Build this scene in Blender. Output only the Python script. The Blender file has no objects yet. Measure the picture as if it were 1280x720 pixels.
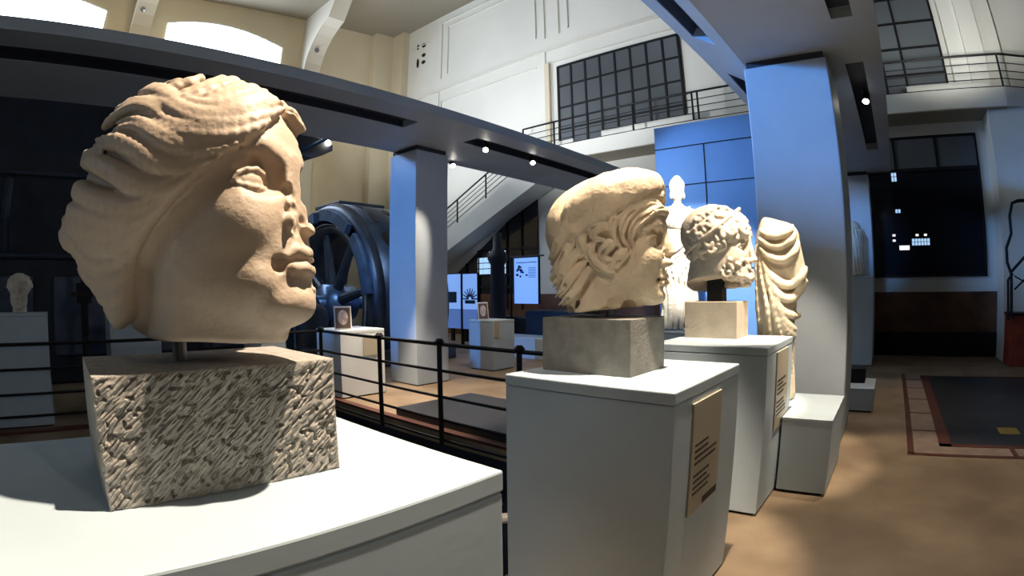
import bpy, bmesh, math, random
import numpy as np
from mathutils import Vector, Matrix
random.seed(7)
C = bpy.context.scene.collection
PI = math.pi

# ------------------------------------------------------------------ camera
CAM_Z = 1.6
FPX, FA = 659.05, -0.0032
_up = np.array([-.00901, 1, -.00333]); _up /= np.linalg.norm(_up); _yaw = .71289
_fw = np.array([0, 0, -1.]) - _up * (-_up[2]); _fw /= np.linalg.norm(_fw); _rt = np.cross(_fw, _up)
_Y = np.cos(_yaw) * _fw + np.sin(_yaw) * _rt
_X = np.cos(_yaw) * _rt - np.sin(_yaw) * _fw
ROT = np.array([_X, _Y, _up])
EYE = np.array([0, 0, CAM_Z])

def ray(x, y):
    x, y = x - 640, 360 - y
    r = math.hypot(x, y) + 1e-9
    t = r / FPX * (1 + FA * (r / 640) ** 2)
    s = math.sin(t) / r
    return ROT @ np.array([x * s, y * s, -math.cos(t)])
def onz(x, y, z):
    d = ray(x, y); return EYE + d * (z - CAM_Z) / d[2]
def onx(x, y, X0):
    d = ray(x, y); return EYE + d * X0 / d[0]
def ony(x, y, Y0):
    d = ray(x, y); return EYE + d * Y0 / d[1]
def onp(x, y, p, n):
    d = ray(x, y); n = np.array(n, float); return EYE + d * ((np.array(p, float) - EYE) @ n) / (d @ n)

cd = bpy.data.cameras.new('camera')
cam = bpy.data.objects.new('camera', cd); C.objects.link(cam)
cam.matrix_world = Matrix([list(ROT[i]) + [EYE[i]] for i in range(3)] + [[0, 0, 0, 1]])
cd.type = 'PANO'
cd.sensor_width = 36; cd.clip_start = .01; cd.clip_end = 200
pc = cd if hasattr(cd, 'panorama_type') else cd.cycles
pc.panorama_type = 'FISHEYE_LENS_POLYNOMIAL'
pc.fisheye_fov = math.radians(200)
_k = 1280 / 36 / FPX
pc.fisheye_polynomial_k0 = 0; pc.fisheye_polynomial_k1 = -_k; pc.fisheye_polynomial_k2 = 0
pc.fisheye_polynomial_k3 = -_k * FA / 18 ** 2; pc.fisheye_polynomial_k4 = 0
bpy.context.scene.camera = cam

# ------------------------------------------------------------------ materials
def mat(name, col, rough=.6, metal=0, var=0, vscale=6, col2=None, bump=0, bscale=40, spec=.5, emit=None, estr=0, detail=6):
    m = bpy.data.materials.new(name); m.use_nodes = True
    nt = m.node_tree; b = nt.nodes['Principled BSDF']
    b.inputs['Base Color'].default_value = (*col, 1); b.inputs['Roughness'].default_value = rough
    b.inputs['Metallic'].default_value = metal; b.inputs['Specular IOR Level'].default_value = spec
    tc = nt.nodes.new('ShaderNodeTexCoord')
    if var or col2:
        n = nt.nodes.new('ShaderNodeTexNoise'); n.inputs['Scale'].default_value = vscale; n.inputs['Detail'].default_value = detail
        nt.links.new(tc.outputs['Object'], n.inputs['Vector'])
        r = nt.nodes.new('ShaderNodeValToRGB')
        c2 = col2 or tuple(min(1, c * (1 + var)) for c in col); c1 = col if col2 else tuple(c * (1 - var) for c in col)
        r.color_ramp.elements[0].color = (*c1, 1); r.color_ramp.elements[1].color = (*c2, 1)
        r.color_ramp.elements[0].position = .35; r.color_ramp.elements[1].position = .65
        nt.links.new(n.outputs['Fac'], r.inputs['Fac']); nt.links.new(r.outputs['Color'], b.inputs['Base Color'])
    if bump:
        n2 = nt.nodes.new('ShaderNodeTexNoise'); n2.inputs['Scale'].default_value = bscale; n2.inputs['Detail'].default_value = 8
        nt.links.new(tc.outputs['Object'], n2.inputs['Vector'])
        bp = nt.nodes.new('ShaderNodeBump'); bp.inputs['Strength'].default_value = bump; bp.inputs['Distance'].default_value = .01
        nt.links.new(n2.outputs['Fac'], bp.inputs['Height']); nt.links.new(bp.outputs['Normal'], b.inputs['Normal'])
    if emit:
        b.inputs['Emission Color'].default_value = (*emit, 1); b.inputs['Emission Strength'].default_value = estr
    return m

# ------------------------------------------------------------------ mesh helpers
def obj(name, bm, m, parent=None, smooth=False):
    me = bpy.data.meshes.new(name); bm.to_mesh(me); bm.free()
    if m: me.materials.append(m)
    if smooth:
        for p in me.polygons: p.use_smooth = True
    o = bpy.data.objects.new(name, me); C.objects.link(o)
    if parent is not None:
        o.parent = parent; o.matrix_parent_inverse = Matrix.Translation(-parent.location) if False else Matrix()
        if parent.type == 'EMPTY' or True:
            o.matrix_parent_inverse = parent.matrix_basis.inverted()
    return o
def box(bm, x0, x1, y0, y1, z0, z1, bev=0):
    x0, x1 = min(x0, x1), max(x0, x1); y0, y1 = min(y0, y1), max(y0, y1); z0, z1 = min(z0, z1), max(z0, z1)
    r = bmesh.ops.create_cube(bm, size=1)
    for v in r['verts']:
        v.co = Vector(((x0 + x1) / 2 + v.co.x * (x1 - x0), (y0 + y1) / 2 + v.co.y * (y1 - y0), (z0 + z1) / 2 + v.co.z * (z1 - z0)))
    if bev:
        es = list({e for v in r['verts'] for e in v.link_edges})
        bmesh.ops.bevel(bm, geom=es, offset=bev, segments=2, affect='EDGES', profile=.5)
def tube(bm, pts, r, seg=8, cap=True, closed=False):
    pts = [Vector(p) for p in pts]; n = len(pts); rings = []
    rr = r if hasattr(r, '__len__') else [r] * n
    prev = None
    for i, p in enumerate(pts):
        if closed: t = pts[(i + 1) % n] - pts[i - 1]
        else: t = pts[min(i + 1, n - 1)] - pts[max(i - 1, 0)]
        t.normalize()
        a = Vector((0, 0, 1)) if abs(t.z) < .95 else Vector((1, 0, 0))
        if prev is not None: a = prev
        u = a - t * a.dot(t); u.normalize(); w = t.cross(u); prev = u
        rings.append([bm.verts.new(p + (u * math.cos(2 * PI * k / seg) + w * math.sin(2 * PI * k / seg)) * rr[i]) for k in range(seg)])
    for i in range(n if closed else n - 1):
        A, B = rings[i], rings[(i + 1) % n]
        for k in range(seg): bm.faces.new((A[k], A[(k + 1) % seg], B[(k + 1) % seg], B[k]))
    if cap and not closed:
        bm.faces.new(rings[0][::-1]); bm.faces.new(rings[-1])
def cyl(bm, c, axis, r, h, seg=24, r2=None):
    c = Vector(c); a = Vector(axis).normalized()
    tube(bm, [c, c + a * h], [r, r if r2 is None else r2], seg)
def prism(bm, pts, vec):
    """closed outline (3-D points) pushed along vec"""
    a = [bm.verts.new(Vector(p)) for p in pts]; b = [bm.verts.new(Vector(p) + Vector(vec)) for p in pts]
    f1 = bm.faces.new(a); f2 = bm.faces.new(b[::-1]); n = len(a)
    for i in range(n): bm.faces.new((a[(i + 1) % n], a[i], b[i], b[(i + 1) % n]))
    bmesh.ops.recalc_face_normals(bm, faces=bm.faces[:])
def lathe(bm, prof, c, seg=32):
    rings = [[bm.verts.new((c[0] + r * math.cos(2 * PI * k / seg), c[1] + r * math.sin(2 * PI * k / seg), c[2] + z)) for k in range(seg)] for r, z in prof]
    for A, B in zip(rings, rings[1:]):
        for k in range(seg): bm.faces.new((A[k], A[(k + 1) % seg], B[(k + 1) % seg], B[k]))
    bm.faces.new(rings[0][::-1]); bm.faces.new(rings[-1])
def BM(): return bmesh.new()
def thing(name, label, cat, loc=(0, 0, 0), group=None):
    o = bpy.data.objects.new(name, None); C.objects.link(o); o.location = loc; o.empty_display_size = .1
    o.matrix_basis = Matrix.Translation(Vector(loc))
    o['label'] = label; o['category'] = cat
    if group: o['group'] = group
    return o
def tag(o, label, cat, group=None):
    o['label'] = label; o['category'] = cat
    if group: o['group'] = group
    return o
def struct(name, bm, m, parent=None, smooth=False):
    o = obj(name, bm, m, parent, smooth)
    if parent is None: o['kind'] = 'structure'
    return o

# ------------------------------------------------------------------ sculpting: a signed-distance clay field and its surface
class Clay:
    def __init__(s, lo, hi, h):
        s.lo = np.array(lo, float); s.h = h
        s.n = np.ceil((np.array(hi, float) - s.lo) / h).astype(int) + 1
        s.D = np.full(tuple(s.n), 3.0, np.float32); s.F = None
    def sub(s, a, b):
        i0 = np.maximum(np.floor((np.array(a) - s.lo) / s.h).astype(int), 0)
        i1 = np.minimum(np.ceil((np.array(b) - s.lo) / s.h).astype(int) + 1, s.n)
        if np.any(i1 <= i0): return None, None
        sl = tuple(slice(p, q) for p, q in zip(i0, i1))
        g = [(s.lo[k] + np.arange(i0[k], i1[k]) * s.h).astype(np.float32) for k in range(3)]
        return sl, (g[0][:, None, None], g[1][None, :, None], g[2][None, None, :])
    def _mix(s, sl, d, k, mode):
        A = s.D[sl]
        if mode == 'add':
            if k > 0:
                q = np.maximum(k - np.abs(A - d), 0) / k; A = np.minimum(A, d) - q * q * k * .25
            else: A = np.minimum(A, d)
        elif mode == 'cut':
            d = -d
            if k > 0:
                q = np.maximum(k - np.abs(A - d), 0) / k; A = np.maximum(A, d) + q * q * k * .25
            else: A = np.maximum(A, d)
        s.D[sl] = A
    def ell(s, c, r, k=.5, mode='add', rot=None):
        c = np.array(c, float); r = np.array(r, float) if hasattr(r, '__len__') else np.array([r] * 3, float)
        m = (max(r) if rot is not None else r) + k + 3 * s.h
        sl, g = s.sub(c - m, c + m)
        if sl is None: return
        p = [g[i] - c[i] for i in range(3)]
        if rot is not None:
            Rm = np.array(rot)
            p = [p[0] * Rm[0, j] + p[1] * Rm[1, j] + p[2] * Rm[2, j] for j in range(3)]
        k0 = np.sqrt((p[0] / r[0]) ** 2 + (p[1] / r[1]) ** 2 + (p[2] / r[2]) ** 2) + 1e-6
        k1 = np.sqrt((p[0] / r[0] ** 2) ** 2 + (p[1] / r[1] ** 2) ** 2 + (p[2] / r[2] ** 2) ** 2) + 1e-6
        s._mix(sl, (k0 * (k0 - 1) / k1).astype(np.float32), k, mode)
    def cap(s, a, b, ra, rb, k=.3, mode='add'):
        a = np.array(a, float); b = np.array(b, float); m = max(ra, rb) + k + 3 * s.h
        sl, g = s.sub(np.minimum(a, b) - m, np.maximum(a, b) + m)
        if sl is None: return
        ab = b - a; L = ab @ ab + 1e-9
        p = [g[i] - a[i] for i in range(3)]
        t = np.clip((p[0] * ab[0] + p[1] * ab[1] + p[2] * ab[2]) / L, 0, 1)
        d = np.sqrt((p[0] - t * ab[0]) ** 2 + (p[1] - t * ab[1]) ** 2 + (p[2] - t * ab[2]) ** 2) - (ra + (rb - ra) * t)
        s._mix(sl, d.astype(np.float32), k, mode)
    def chain(s, pts, r, k=.3, mode='add'):
        rr = r if hasattr(r, '__len__') else [r] * len(pts)
        for i in range(len(pts) - 1): s.cap(pts[i], pts[i + 1], rr[i], rr[i + 1], k, mode)
    def plane(s, p, n, k=.5):
        """cut away what lies on the n side of the plane"""
        n = np.array(n, float); n /= np.linalg.norm(n); p = np.array(p, float)
        sl, g = s.sub(s.lo, s.lo + s.n * s.h)
        d = -((g[0] - p[0]) * n[0] + (g[1] - p[1]) * n[1] + (g[2] - p[2]) * n[2])
        s._mix(sl, d.astype(np.float32), k, 'cut')
    def noise(s, amp, scale, seed=0, oct=3):
        """shift the surface by lumpy value noise"""
        rng = np.random.default_rng(seed)
        tot = np.zeros(tuple(s.n), np.float32)
        for o in range(oct):
            f = scale / 2 ** o
            m = np.ceil(s.n * s.h / f).astype(int) + 3
            T = rng.random(tuple(m)).astype(np.float32) * 2 - 1
            ax = [np.arange(s.n[k]) * s.h / f for k in range(3)]
            R_ = T
            for k in range(3):
                i = np.floor(ax[k]).astype(int); t = (ax[k] - i); t = (t * t * (3 - 2 * t)).astype(np.float32)
                sh = [1, 1, 1]; sh[k] = -1
                R_ = np.take(R_, i, k) * (1 - t.reshape(sh)) + np.take(R_, i + 1, k) * t.reshape(sh)
            tot += R_ * (amp / 2 ** o)
        s.D += tot
    def val(s, P):
        i = np.clip(np.round((np.asarray(P) - s.lo) / s.h).astype(int), 0, s.n - 1)
        T = s.D if s.F is None else s.F
        return T[tuple(i.T)] if i.ndim == 2 else T[tuple(i)]
    def hit(s, o, d, tmax=80):
        """first surface point along a ray that starts outside"""
        o = np.array(o, float); d = np.array(d, float); d /= np.linalg.norm(d)
        t = np.arange(0, tmax, s.h * .5)
        P = o + t[:, None] * d
        ok = np.all((P > s.lo) & (P < s.lo + (s.n - 1) * s.h), 1)
        v = np.where(ok, s.val(P), 3)
        w = np.nonzero(v < 0)[0]
        return P[w[0]] if len(w) else None
    def surface(s):
        D = s.D.copy()
        for ax in range(3):
            sl = [slice(None)] * 3
            for e in (0, -1): sl[ax] = e; D[tuple(sl)] = 1
        I = D < 0
        c = np.zeros(tuple(s.n - 1), np.int8)
        for a in (0, 1):
            for b in (0, 1):
                for g in (0, 1): c += I[a:s.n[0] - 1 + a, b:s.n[1] - 1 + b, g:s.n[2] - 1 + g]
        act = np.argwhere((c > 0) & (c < 8)); idx = np.full(c.shape, -1, np.int64); idx[tuple(act.T)] = np.arange(len(act))
        acc = np.zeros((len(act), 3)); cnt = np.zeros(len(act))
        cs = [(a, b, g) for a in (0, 1) for b in (0, 1) for g in (0, 1)]
        for p in cs:
            for ax in range(3):
                if p[ax]: continue
                q = list(p); q[ax] = 1
                A = act + np.array(p); B = act + np.array(q)
                da = D[tuple(A.T)].astype(float); db = D[tuple(B.T)].astype(float)
                m = (da < 0) != (db < 0); t = np.where(m, da / np.where(m, da - db, 1), 0)
                pt = A.astype(float); pt[:, ax] += t
                acc[m] += (pt - 0)[m]; cnt[m] += 1
        V = s.lo + acc / cnt[:, None] * s.h
        Fs = []
        for ax in range(3):
            u, w = (ax + 1) % 3, (ax + 2) % 3
            a = [slice(None)] * 3; b = [slice(None)] * 3; a[ax] = slice(0, -1); b[ax] = slice(1, None)
            Ia, Ib = I[tuple(a)], I[tuple(b)]
            E = np.argwhere(Ia != Ib)
            E = E[(E[:, u] > 0) & (E[:, w] > 0)]
            E = E[(E[:, u] < s.n[u] - 1) & (E[:, w] < s.n[w] - 1)]
            fl = Ia[tuple(E.T)]
            def at(du, dw):
                K = E.copy(); K[:, u] += du; K[:, w] += dw; return idx[tuple(K.T)]
            Q = np.stack([at(-1, -1), at(0, -1), at(0, 0), at(-1, 0)], 1)
            Q[~fl] = Q[~fl][:, ::-1]
            Fs.append(Q)
        return V, np.concatenate(Fs)
def clay_object(name, clay, scale, M4, m, parent=None, relax=0):
    V, Fq = clay.surface()
    me = bpy.data.meshes.new(name)
    me.vertices.add(len(V)); me.vertices.foreach_set('co', (V * scale).astype(np.float32).ravel())
    me.loops.add(Fq.size); me.loops.foreach_set('vertex_index', Fq.astype(np.int32).ravel())
    me.polygons.add(len(Fq)); me.polygons.foreach_set('loop_start', np.arange(0, Fq.size, 4, dtype=np.int32))
    me.polygons.foreach_set('use_smooth', np.ones(len(Fq), bool))
    me.update(calc_edges=True); me.validate()
    me.materials.append(m)
    o = bpy.data.objects.new(name, me); C.objects.link(o)
    o.matrix_world = M4
    if parent is not None: o.parent = parent; o.matrix_parent_inverse = parent.matrix_basis.inverted()
    return o
class Sculpt:
    """clay with a place in the room: local units of `scale` metres, local +X turned to azimuth az"""
    def __init__(s, lo, hi, h, org, az, scale, tilt=0, roll=0):
        s.c = Clay(lo, hi, h); s.org = np.array(org, float); s.sc = scale
        a = math.radians(az)
        Rz = np.array([[math.sin(a), -math.cos(a), 0], [math.cos(a), math.sin(a), 0], [0, 0, 1]])
        t = math.radians(tilt)   # positive: face tips down
        Ry = np.array([[math.cos(t), 0, math.sin(t)], [0, 1, 0], [-math.sin(t), 0, math.cos(t)]])
        q = math.radians(roll)
        Rx = np.array([[1, 0, 0], [0, math.cos(q), -math.sin(q)], [0, math.sin(q), math.cos(q)]])
        s.R = Rz @ Ry @ Rx
    def pix(s, x, y):
        """the surface point seen at a place in the photograph"""
        d = s.R.T @ ray(x, y); o = s.R.T @ (EYE - s.org) / s.sc
        far = max(0, np.linalg.norm(o) - 30)
        return s.c.hit(o + d * far, d, 60)
    def freeze(s): s.c.F = s.c.D.copy()
    def level(s, z, k=.4, n=(0, 0, -1)):
        """saw off below a world height"""
        p = s.R.T @ (np.array([s.org[0], s.org[1], z]) - s.org) / s.sc
        s.c.plane(p, s.R.T @ np.array(n, float), k)
    def paint(s, pts, r, k=.25, mode='add', lift=0, mirror=True, sub=3):
        """a strand laid on the surface through a run of photograph points"""
        P = []
        pts = np.array(pts, float)
        # Catmull-Rom through the points
        Q = []
        n = len(pts)
        for i in range(n - 1):
            p0, p1, p2, p3 = pts[max(i - 1, 0)], pts[i], pts[i + 1], pts[min(i + 2, n - 1)]
            for t in np.arange(0, 1, 1 / sub):
                Q.append(.5 * ((2 * p1) + (p2 - p0) * t + (2 * p0 - 5 * p1 + 4 * p2 - p3) * t * t + (3 * p1 - p0 - 3 * p2 + p3) * t ** 3))
        Q.append(pts[-1])
        rr = np.interp(np.linspace(0, 1, len(Q)), np.linspace(0, 1, len(r)), r) if hasattr(r, '__len__') else [r] * len(Q)
        d0 = s.R.T @ (EYE - s.org) / s.sc
        R2 = []
        for q, w in zip(Q, rr):
            h = s.pix(*q)
            if h is None: continue
            if P and np.linalg.norm(h - P[-1]) > 5: continue
            P.append(h); R2.append(w)
        if len(P) < 2: return
        P = np.array(P)
        if len(P) > 2:
            for _ in range(4): P[1:-1] = P[1:-1] * .5 + (P[:-2] + P[2:]) * .25
        if lift:
            cc = P - np.array([0, 0, 1.]); cc /= np.linalg.norm(cc, axis=1)[:, None]; P = P + cc * lift
        s.c.chain(P, R2, k, mode)
        if mirror:
            P2 = P * np.array([1, -1, 1]); s.c.chain(P2, R2, k, mode)
    def make(s, name, m, parent=None):
        M4 = Matrix([list(s.R[i]) + [s.org[i]] for i in range(3)] + [[0, 0, 0, 1]])
        return clay_object(name, s.c, s.sc, M4, m, parent)

def face(c, opt):
    """a classical face and skull; forward +X, up +Z, chin -11.5, crown +11.5"""
    g = opt.get
    w = g('wide', 1); ey = g('eye', 3.25); mw = g('mouth', 1)
    c.ell((-1.2, 0, 3.0), (9.0, 7.4 * w, 8.2), 0)
    c.ell((2.3, 0, -1.5), (6.6, 6.2 * w, 9.0), 2)
    c.ell((3.2, 0, 4.2), (5.6, 5.9 * w, 5.2), 2)
    for y in (-1, 1):
        c.ell((1.2, y * 4.3 * w, -6.0), (3.6, 1.9, 3.2), 2.5)
        c.ell((5.2, y * 3.6 * w, -3.2), (2.6, 2.2, 3.0), 1.6)
        c.ell((4.4, y * 2.6 * w, -8.2), (3.2, 2.2, 2.2), 2)
    c.ell((6.3, 0, -9.4), (2.2, 2.5, 1.9), 1.3)
    c.ell((6.0, 0, -10.0), (2.2, 3.0, 1.3), 1)
    # mouth mound
    c.ell((6.5, 0, -6.2), (2.3, 2.9, 2.6), 1.2)
    # brow
    c.chain([(7.7, -.8, 2.5), (7.5, -3.2, 2.9), (5.6, -5.3, 2.0)], [.9, .95, .8], 1.1)
    c.chain([(7.7, .8, 2.5), (7.5, 3.2, 2.9), (5.6, 5.3, 2.0)], [.9, .95, .8], 1.1)
    for y in (-1, 1):
        c.ell((9.0, y * ey, .2), (2.5, 2.2, 1.7), 1.0, 'cut')
        c.ell((8.5, y * 1.9, .3), (1.3, .9, 1.3), .7, 'cut')
        c.ell((5.9, y * ey, 0), (1.75, 1.85, 1.4), .3)
        # lids
        up = []; lo = []
        for t in np.linspace(0, 1, 7):
            a = t * PI; yy = ey + 1.75 * math.cos(a) * -1
            xx = 7.75 - .75 * (math.cos(a)) ** 2 - t * .45
            up.append((xx, y * yy, .0 + .85 * math.sin(a) ** .8 - t * .12)); lo.append((xx - .1, y * yy, .0 - .7 * math.sin(a) ** .8 - t * .1))
        c.chain(up, .33, .12); c.chain(lo, .26, .15)
        c.chain([(p[0] - .05, p[1], p[2] + .5) for p in up[1:-1]], .2, .2, 'cut')
    # nose
    c.chain([(8.1, 0, 2.0), (9.0, 0, -.4), (10.3, 0, -3.1)], [1.0, .85, .95], .9)
    c.ell((10.3, 0, -3.5), (1.1, 1.0, .9), .5)
    for y in (-1, 1):
        c.ell((9.0, y * 1.2, -3.8), (1.2, .75, .8), .45)
        c.ell((9.3, y * .75, -4.6), (.6, .32, .4), .2, 'cut')
    # lips
    c.ell((9.3, 0, -5.2), (.5, .35, .8), .3, 'cut')
    for y in (-1, 1):
        c.chain([(8.75, 0, -6.15), (8.65, y * .7, -6.0), (8.0, y * 1.7, -6.45), (7.5, y * 2.5 * mw, -6.9)], [.5, .52, .42, .2], .35)
        c.chain([(8.6, 0, -7.45), (8.3, y * 1.1, -7.4), (7.5, y * 2.2 * mw, -7.0)], [.62, .58, .25], .35)
        c.chain([(9.45, 0, -6.8), (8.9, y * 1.1, -6.72), (8.1, y * 2.0, -6.85), (7.6, y * 2.6 * mw, -7.0)], [.2, .2, .2, .14], .15, 'cut')
        c.ell((7.8, y * 2.8 * mw, -7.0), (.6, .5, .5), .5, 'cut')
    c.ell((9.3, 0, -8.6), (.9, 1.6, .55), .7, 'cut')
def ear(c, y):
    s = 1 if y > 0 else -1
    pts = []
    for t in np.linspace(-.3, 1.15, 12):
        a = PI * 1.15 * t
        pts.append((-.6 - 1.5 * math.sin(a) , y + s * .5, .2 + 2.4 * math.cos(a) - .4 * t))
    c.chain(pts, .42, .3)
    c.ell((-.2, y + s * .1, -1.9), (.7, .5, .8), .4)
    c.ell((-.4, y + s * .6, .2), (.8, .5, 1.2), .4, 'cut')
    c.ell((.7, y + s * .3, -.2), (.35, .4, .6), .3)
# ------------------------------------------------------------------ marble heads
M_MARBLE = mat('marble_warm', (.47, .365, .27), .55, var=.10, vscale=3, bump=.25, bscale=60)
M_MARBLE2 = mat('marble_yellow', (.66, .53, .37), .6, var=.16, vscale=4, bump=.5, bscale=45)
M_MARBLE3 = mat('marble_grey', (.60, .52, .41), .6, var=.16, vscale=4, bump=.5, bscale=45)

def head_one():
    s = Sculpt((-20, -13, -15), (13, 13, 16), .125, (-1.153, .358, 1.765), 60, .0240, -14, -4)
    c = s.c
    face(c, dict(wide=1.08, eye=3.6, mouth=.85))
    c.cap((-.8, 0, -5), (-3.6, 0, -17), 6.2, 6.8, 2)
    c.ell((-4.2, 0, 3.6), (11.8, 9.8, 10.2), 1.0)
    c.ell((-9.6, 0, 1.6), (7.6, 9.2, 7.2), 1.2)
    c.ell((-6.6, 0, -4.5), (5.0, 7.4, 6.0), 1.2)
    s.level(1.497, .5, (.03, -.05, -1))
    s.freeze()
    P = s.paint
    L = [
     [(377,128),(350,118),(315,112),(275,118),(235,135),(200,140)],
     [(374,118),(345,106),(305,101),(265,103),(225,120),(190,125)],
     [(370,140),(345,132),(320,135),(295,150),(262,152),(235,146),(215,128)],
     [(366,134),(335,124),(300,126),(272,138),(245,142)],
     [(352,140),(330,150),(300,163),(270,165),(240,160),(215,142),(195,130),(170,132)],
     [(240,145),(222,138),(205,126),(185,124),(165,132),(150,142)],
     [(225,165),(205,150),(185,142),(165,143),(145,155),(128,170)],
     [(330,158),(300,174),(265,180),(235,178),(210,165),(190,152)],
     [(300,180),(270,192),(240,195),(215,186),(195,172),(175,162),(155,165)],
     [(270,200),(245,212),(220,215),(195,205),(175,190),(150,182),(125,186)],
     [(250,215),(225,232),(200,240),(175,232),(150,215),(125,205),(100,205)],
     [(232,225),(210,245),(185,258),(155,258),(125,248),(100,235),(82,232)],
     [(218,240),(198,262),(172,275),(145,275),(118,268),(92,262),(70,250)],
     [(120,188),(105,186),(92,190),(80,200),(72,212)],
     [(140,200),(118,202),(98,212),(80,225),(66,235)],
     [(190,118),(165,130),(142,148),(125,165),(108,178)],
     [(200,262),(180,285),(155,290),(128,285),(100,280),(80,272)],
     [(190,275),(172,300),(148,306),(120,300),(98,290)],
     [(178,300),(160,322),(140,330),(118,318),(100,305)],
     [(172,322),(158,345),(140,350),(122,340),(108,326)],
     [(170,345),(158,368),(145,372),(132,362),(122,350)],
     [(168,370),(160,385),(150,388),(142,378)],
     [(75,215),(62,230),(66,248),(80,258)],
     [(70,250),(78,268),(92,280)],
     [(85,275),(92,295),(105,305)],
    ]
    rnd = random.Random(3)
    for p in L:
        P(p, [.3, .9, 1.15, 1.1, .9, .4], .35, lift=.4)
        for k in range(2):
            dy = rnd.uniform(3, 6) * (1 if k else -1)
            P([(x + rnd.uniform(-2, 2), y + dy + rnd.uniform(-1, 1)) for x, y in p], [.15, .45, .6, .5, .15], .3, lift=.95)
        P([(x, y + 9) for x, y in p[1:-1]], [.1, .55, .55, .1], .25, 'cut')
    h = s.pix(155, 285)
    if h is not None: c.ell(h, (1.2, .8, .6), .5, 'cut')
    # the face is broken away past the middle and the nose is lost
    c.ell((11.3, .4, -1.4), (2.5, 3.2, 5.4), .5, 'cut')
    c.ell((11.5, 9.6, -1), (11, 7.8, 19), .3, 'cut')
    rng = random.Random(5)
    for _ in range(60):
        z = rng.uniform(-11, 8); c.ell((rng.uniform(5, 8.5), 2.3 + rng.uniform(-.1, .3), z), (rng.uniform(.3, 1.2), .35, rng.uniform(.3, 1)), .2, 'cut')
    for _ in range(40):
        c.ell((9 + rng.uniform(-.3, .6), rng.uniform(-1.4, 1.6), -2.6 + rng.uniform(-2.4, 2)), rng.uniform(.25, .6), .25, 'cut')
    c.noise(.10, 3.5, 1, 2)
    o = s.make('marble_head', M_MARBLE)
    tag(o, 'colossal pale marble head with wavy swept-back hair and broken nose on ridged block', 'sculpture')
    return s

def curls(s, pts, size, k=.15, seed=1, turns=1.3, lift=.2, mirror=True):
    """small spiral curls, each a coiled roll laid on the surface"""
    rnd = random.Random(seed)
    for (x, y) in pts:
        p = s.pix(x, y)
        if p is None: continue
        # surface normal of the frozen clay
        e = .5; n = np.array([s.c.val(p + e * np.eye(3)[i]) - s.c.val(p - e * np.eye(3)[i]) for i in range(3)]); n = n / (np.linalg.norm(n) + 1e-6)
        u = np.cross(n, [.1, .2, 1]); u /= np.linalg.norm(u); v = np.cross(n, u)
        r = size * rnd.uniform(.8, 1.25); a0 = rnd.uniform(0, 6.28); sg = rnd.choice([-1, 1])
        P = []; R = []
        for t in np.linspace(0, 1, 9):
            a = a0 + sg * t * turns * 2 * PI; q = r * (1 - .75 * t)
            P.append(p + u * q * math.cos(a) + v * q * math.sin(a) + n * (lift + .35 * t * r)); R.append(r * .34 * (1 - .3 * t))
        s.c.chain(P, R, k)
        if mirror: s.c.chain([q * np.array([1, -1, 1]) for q in P], R, k)

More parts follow.
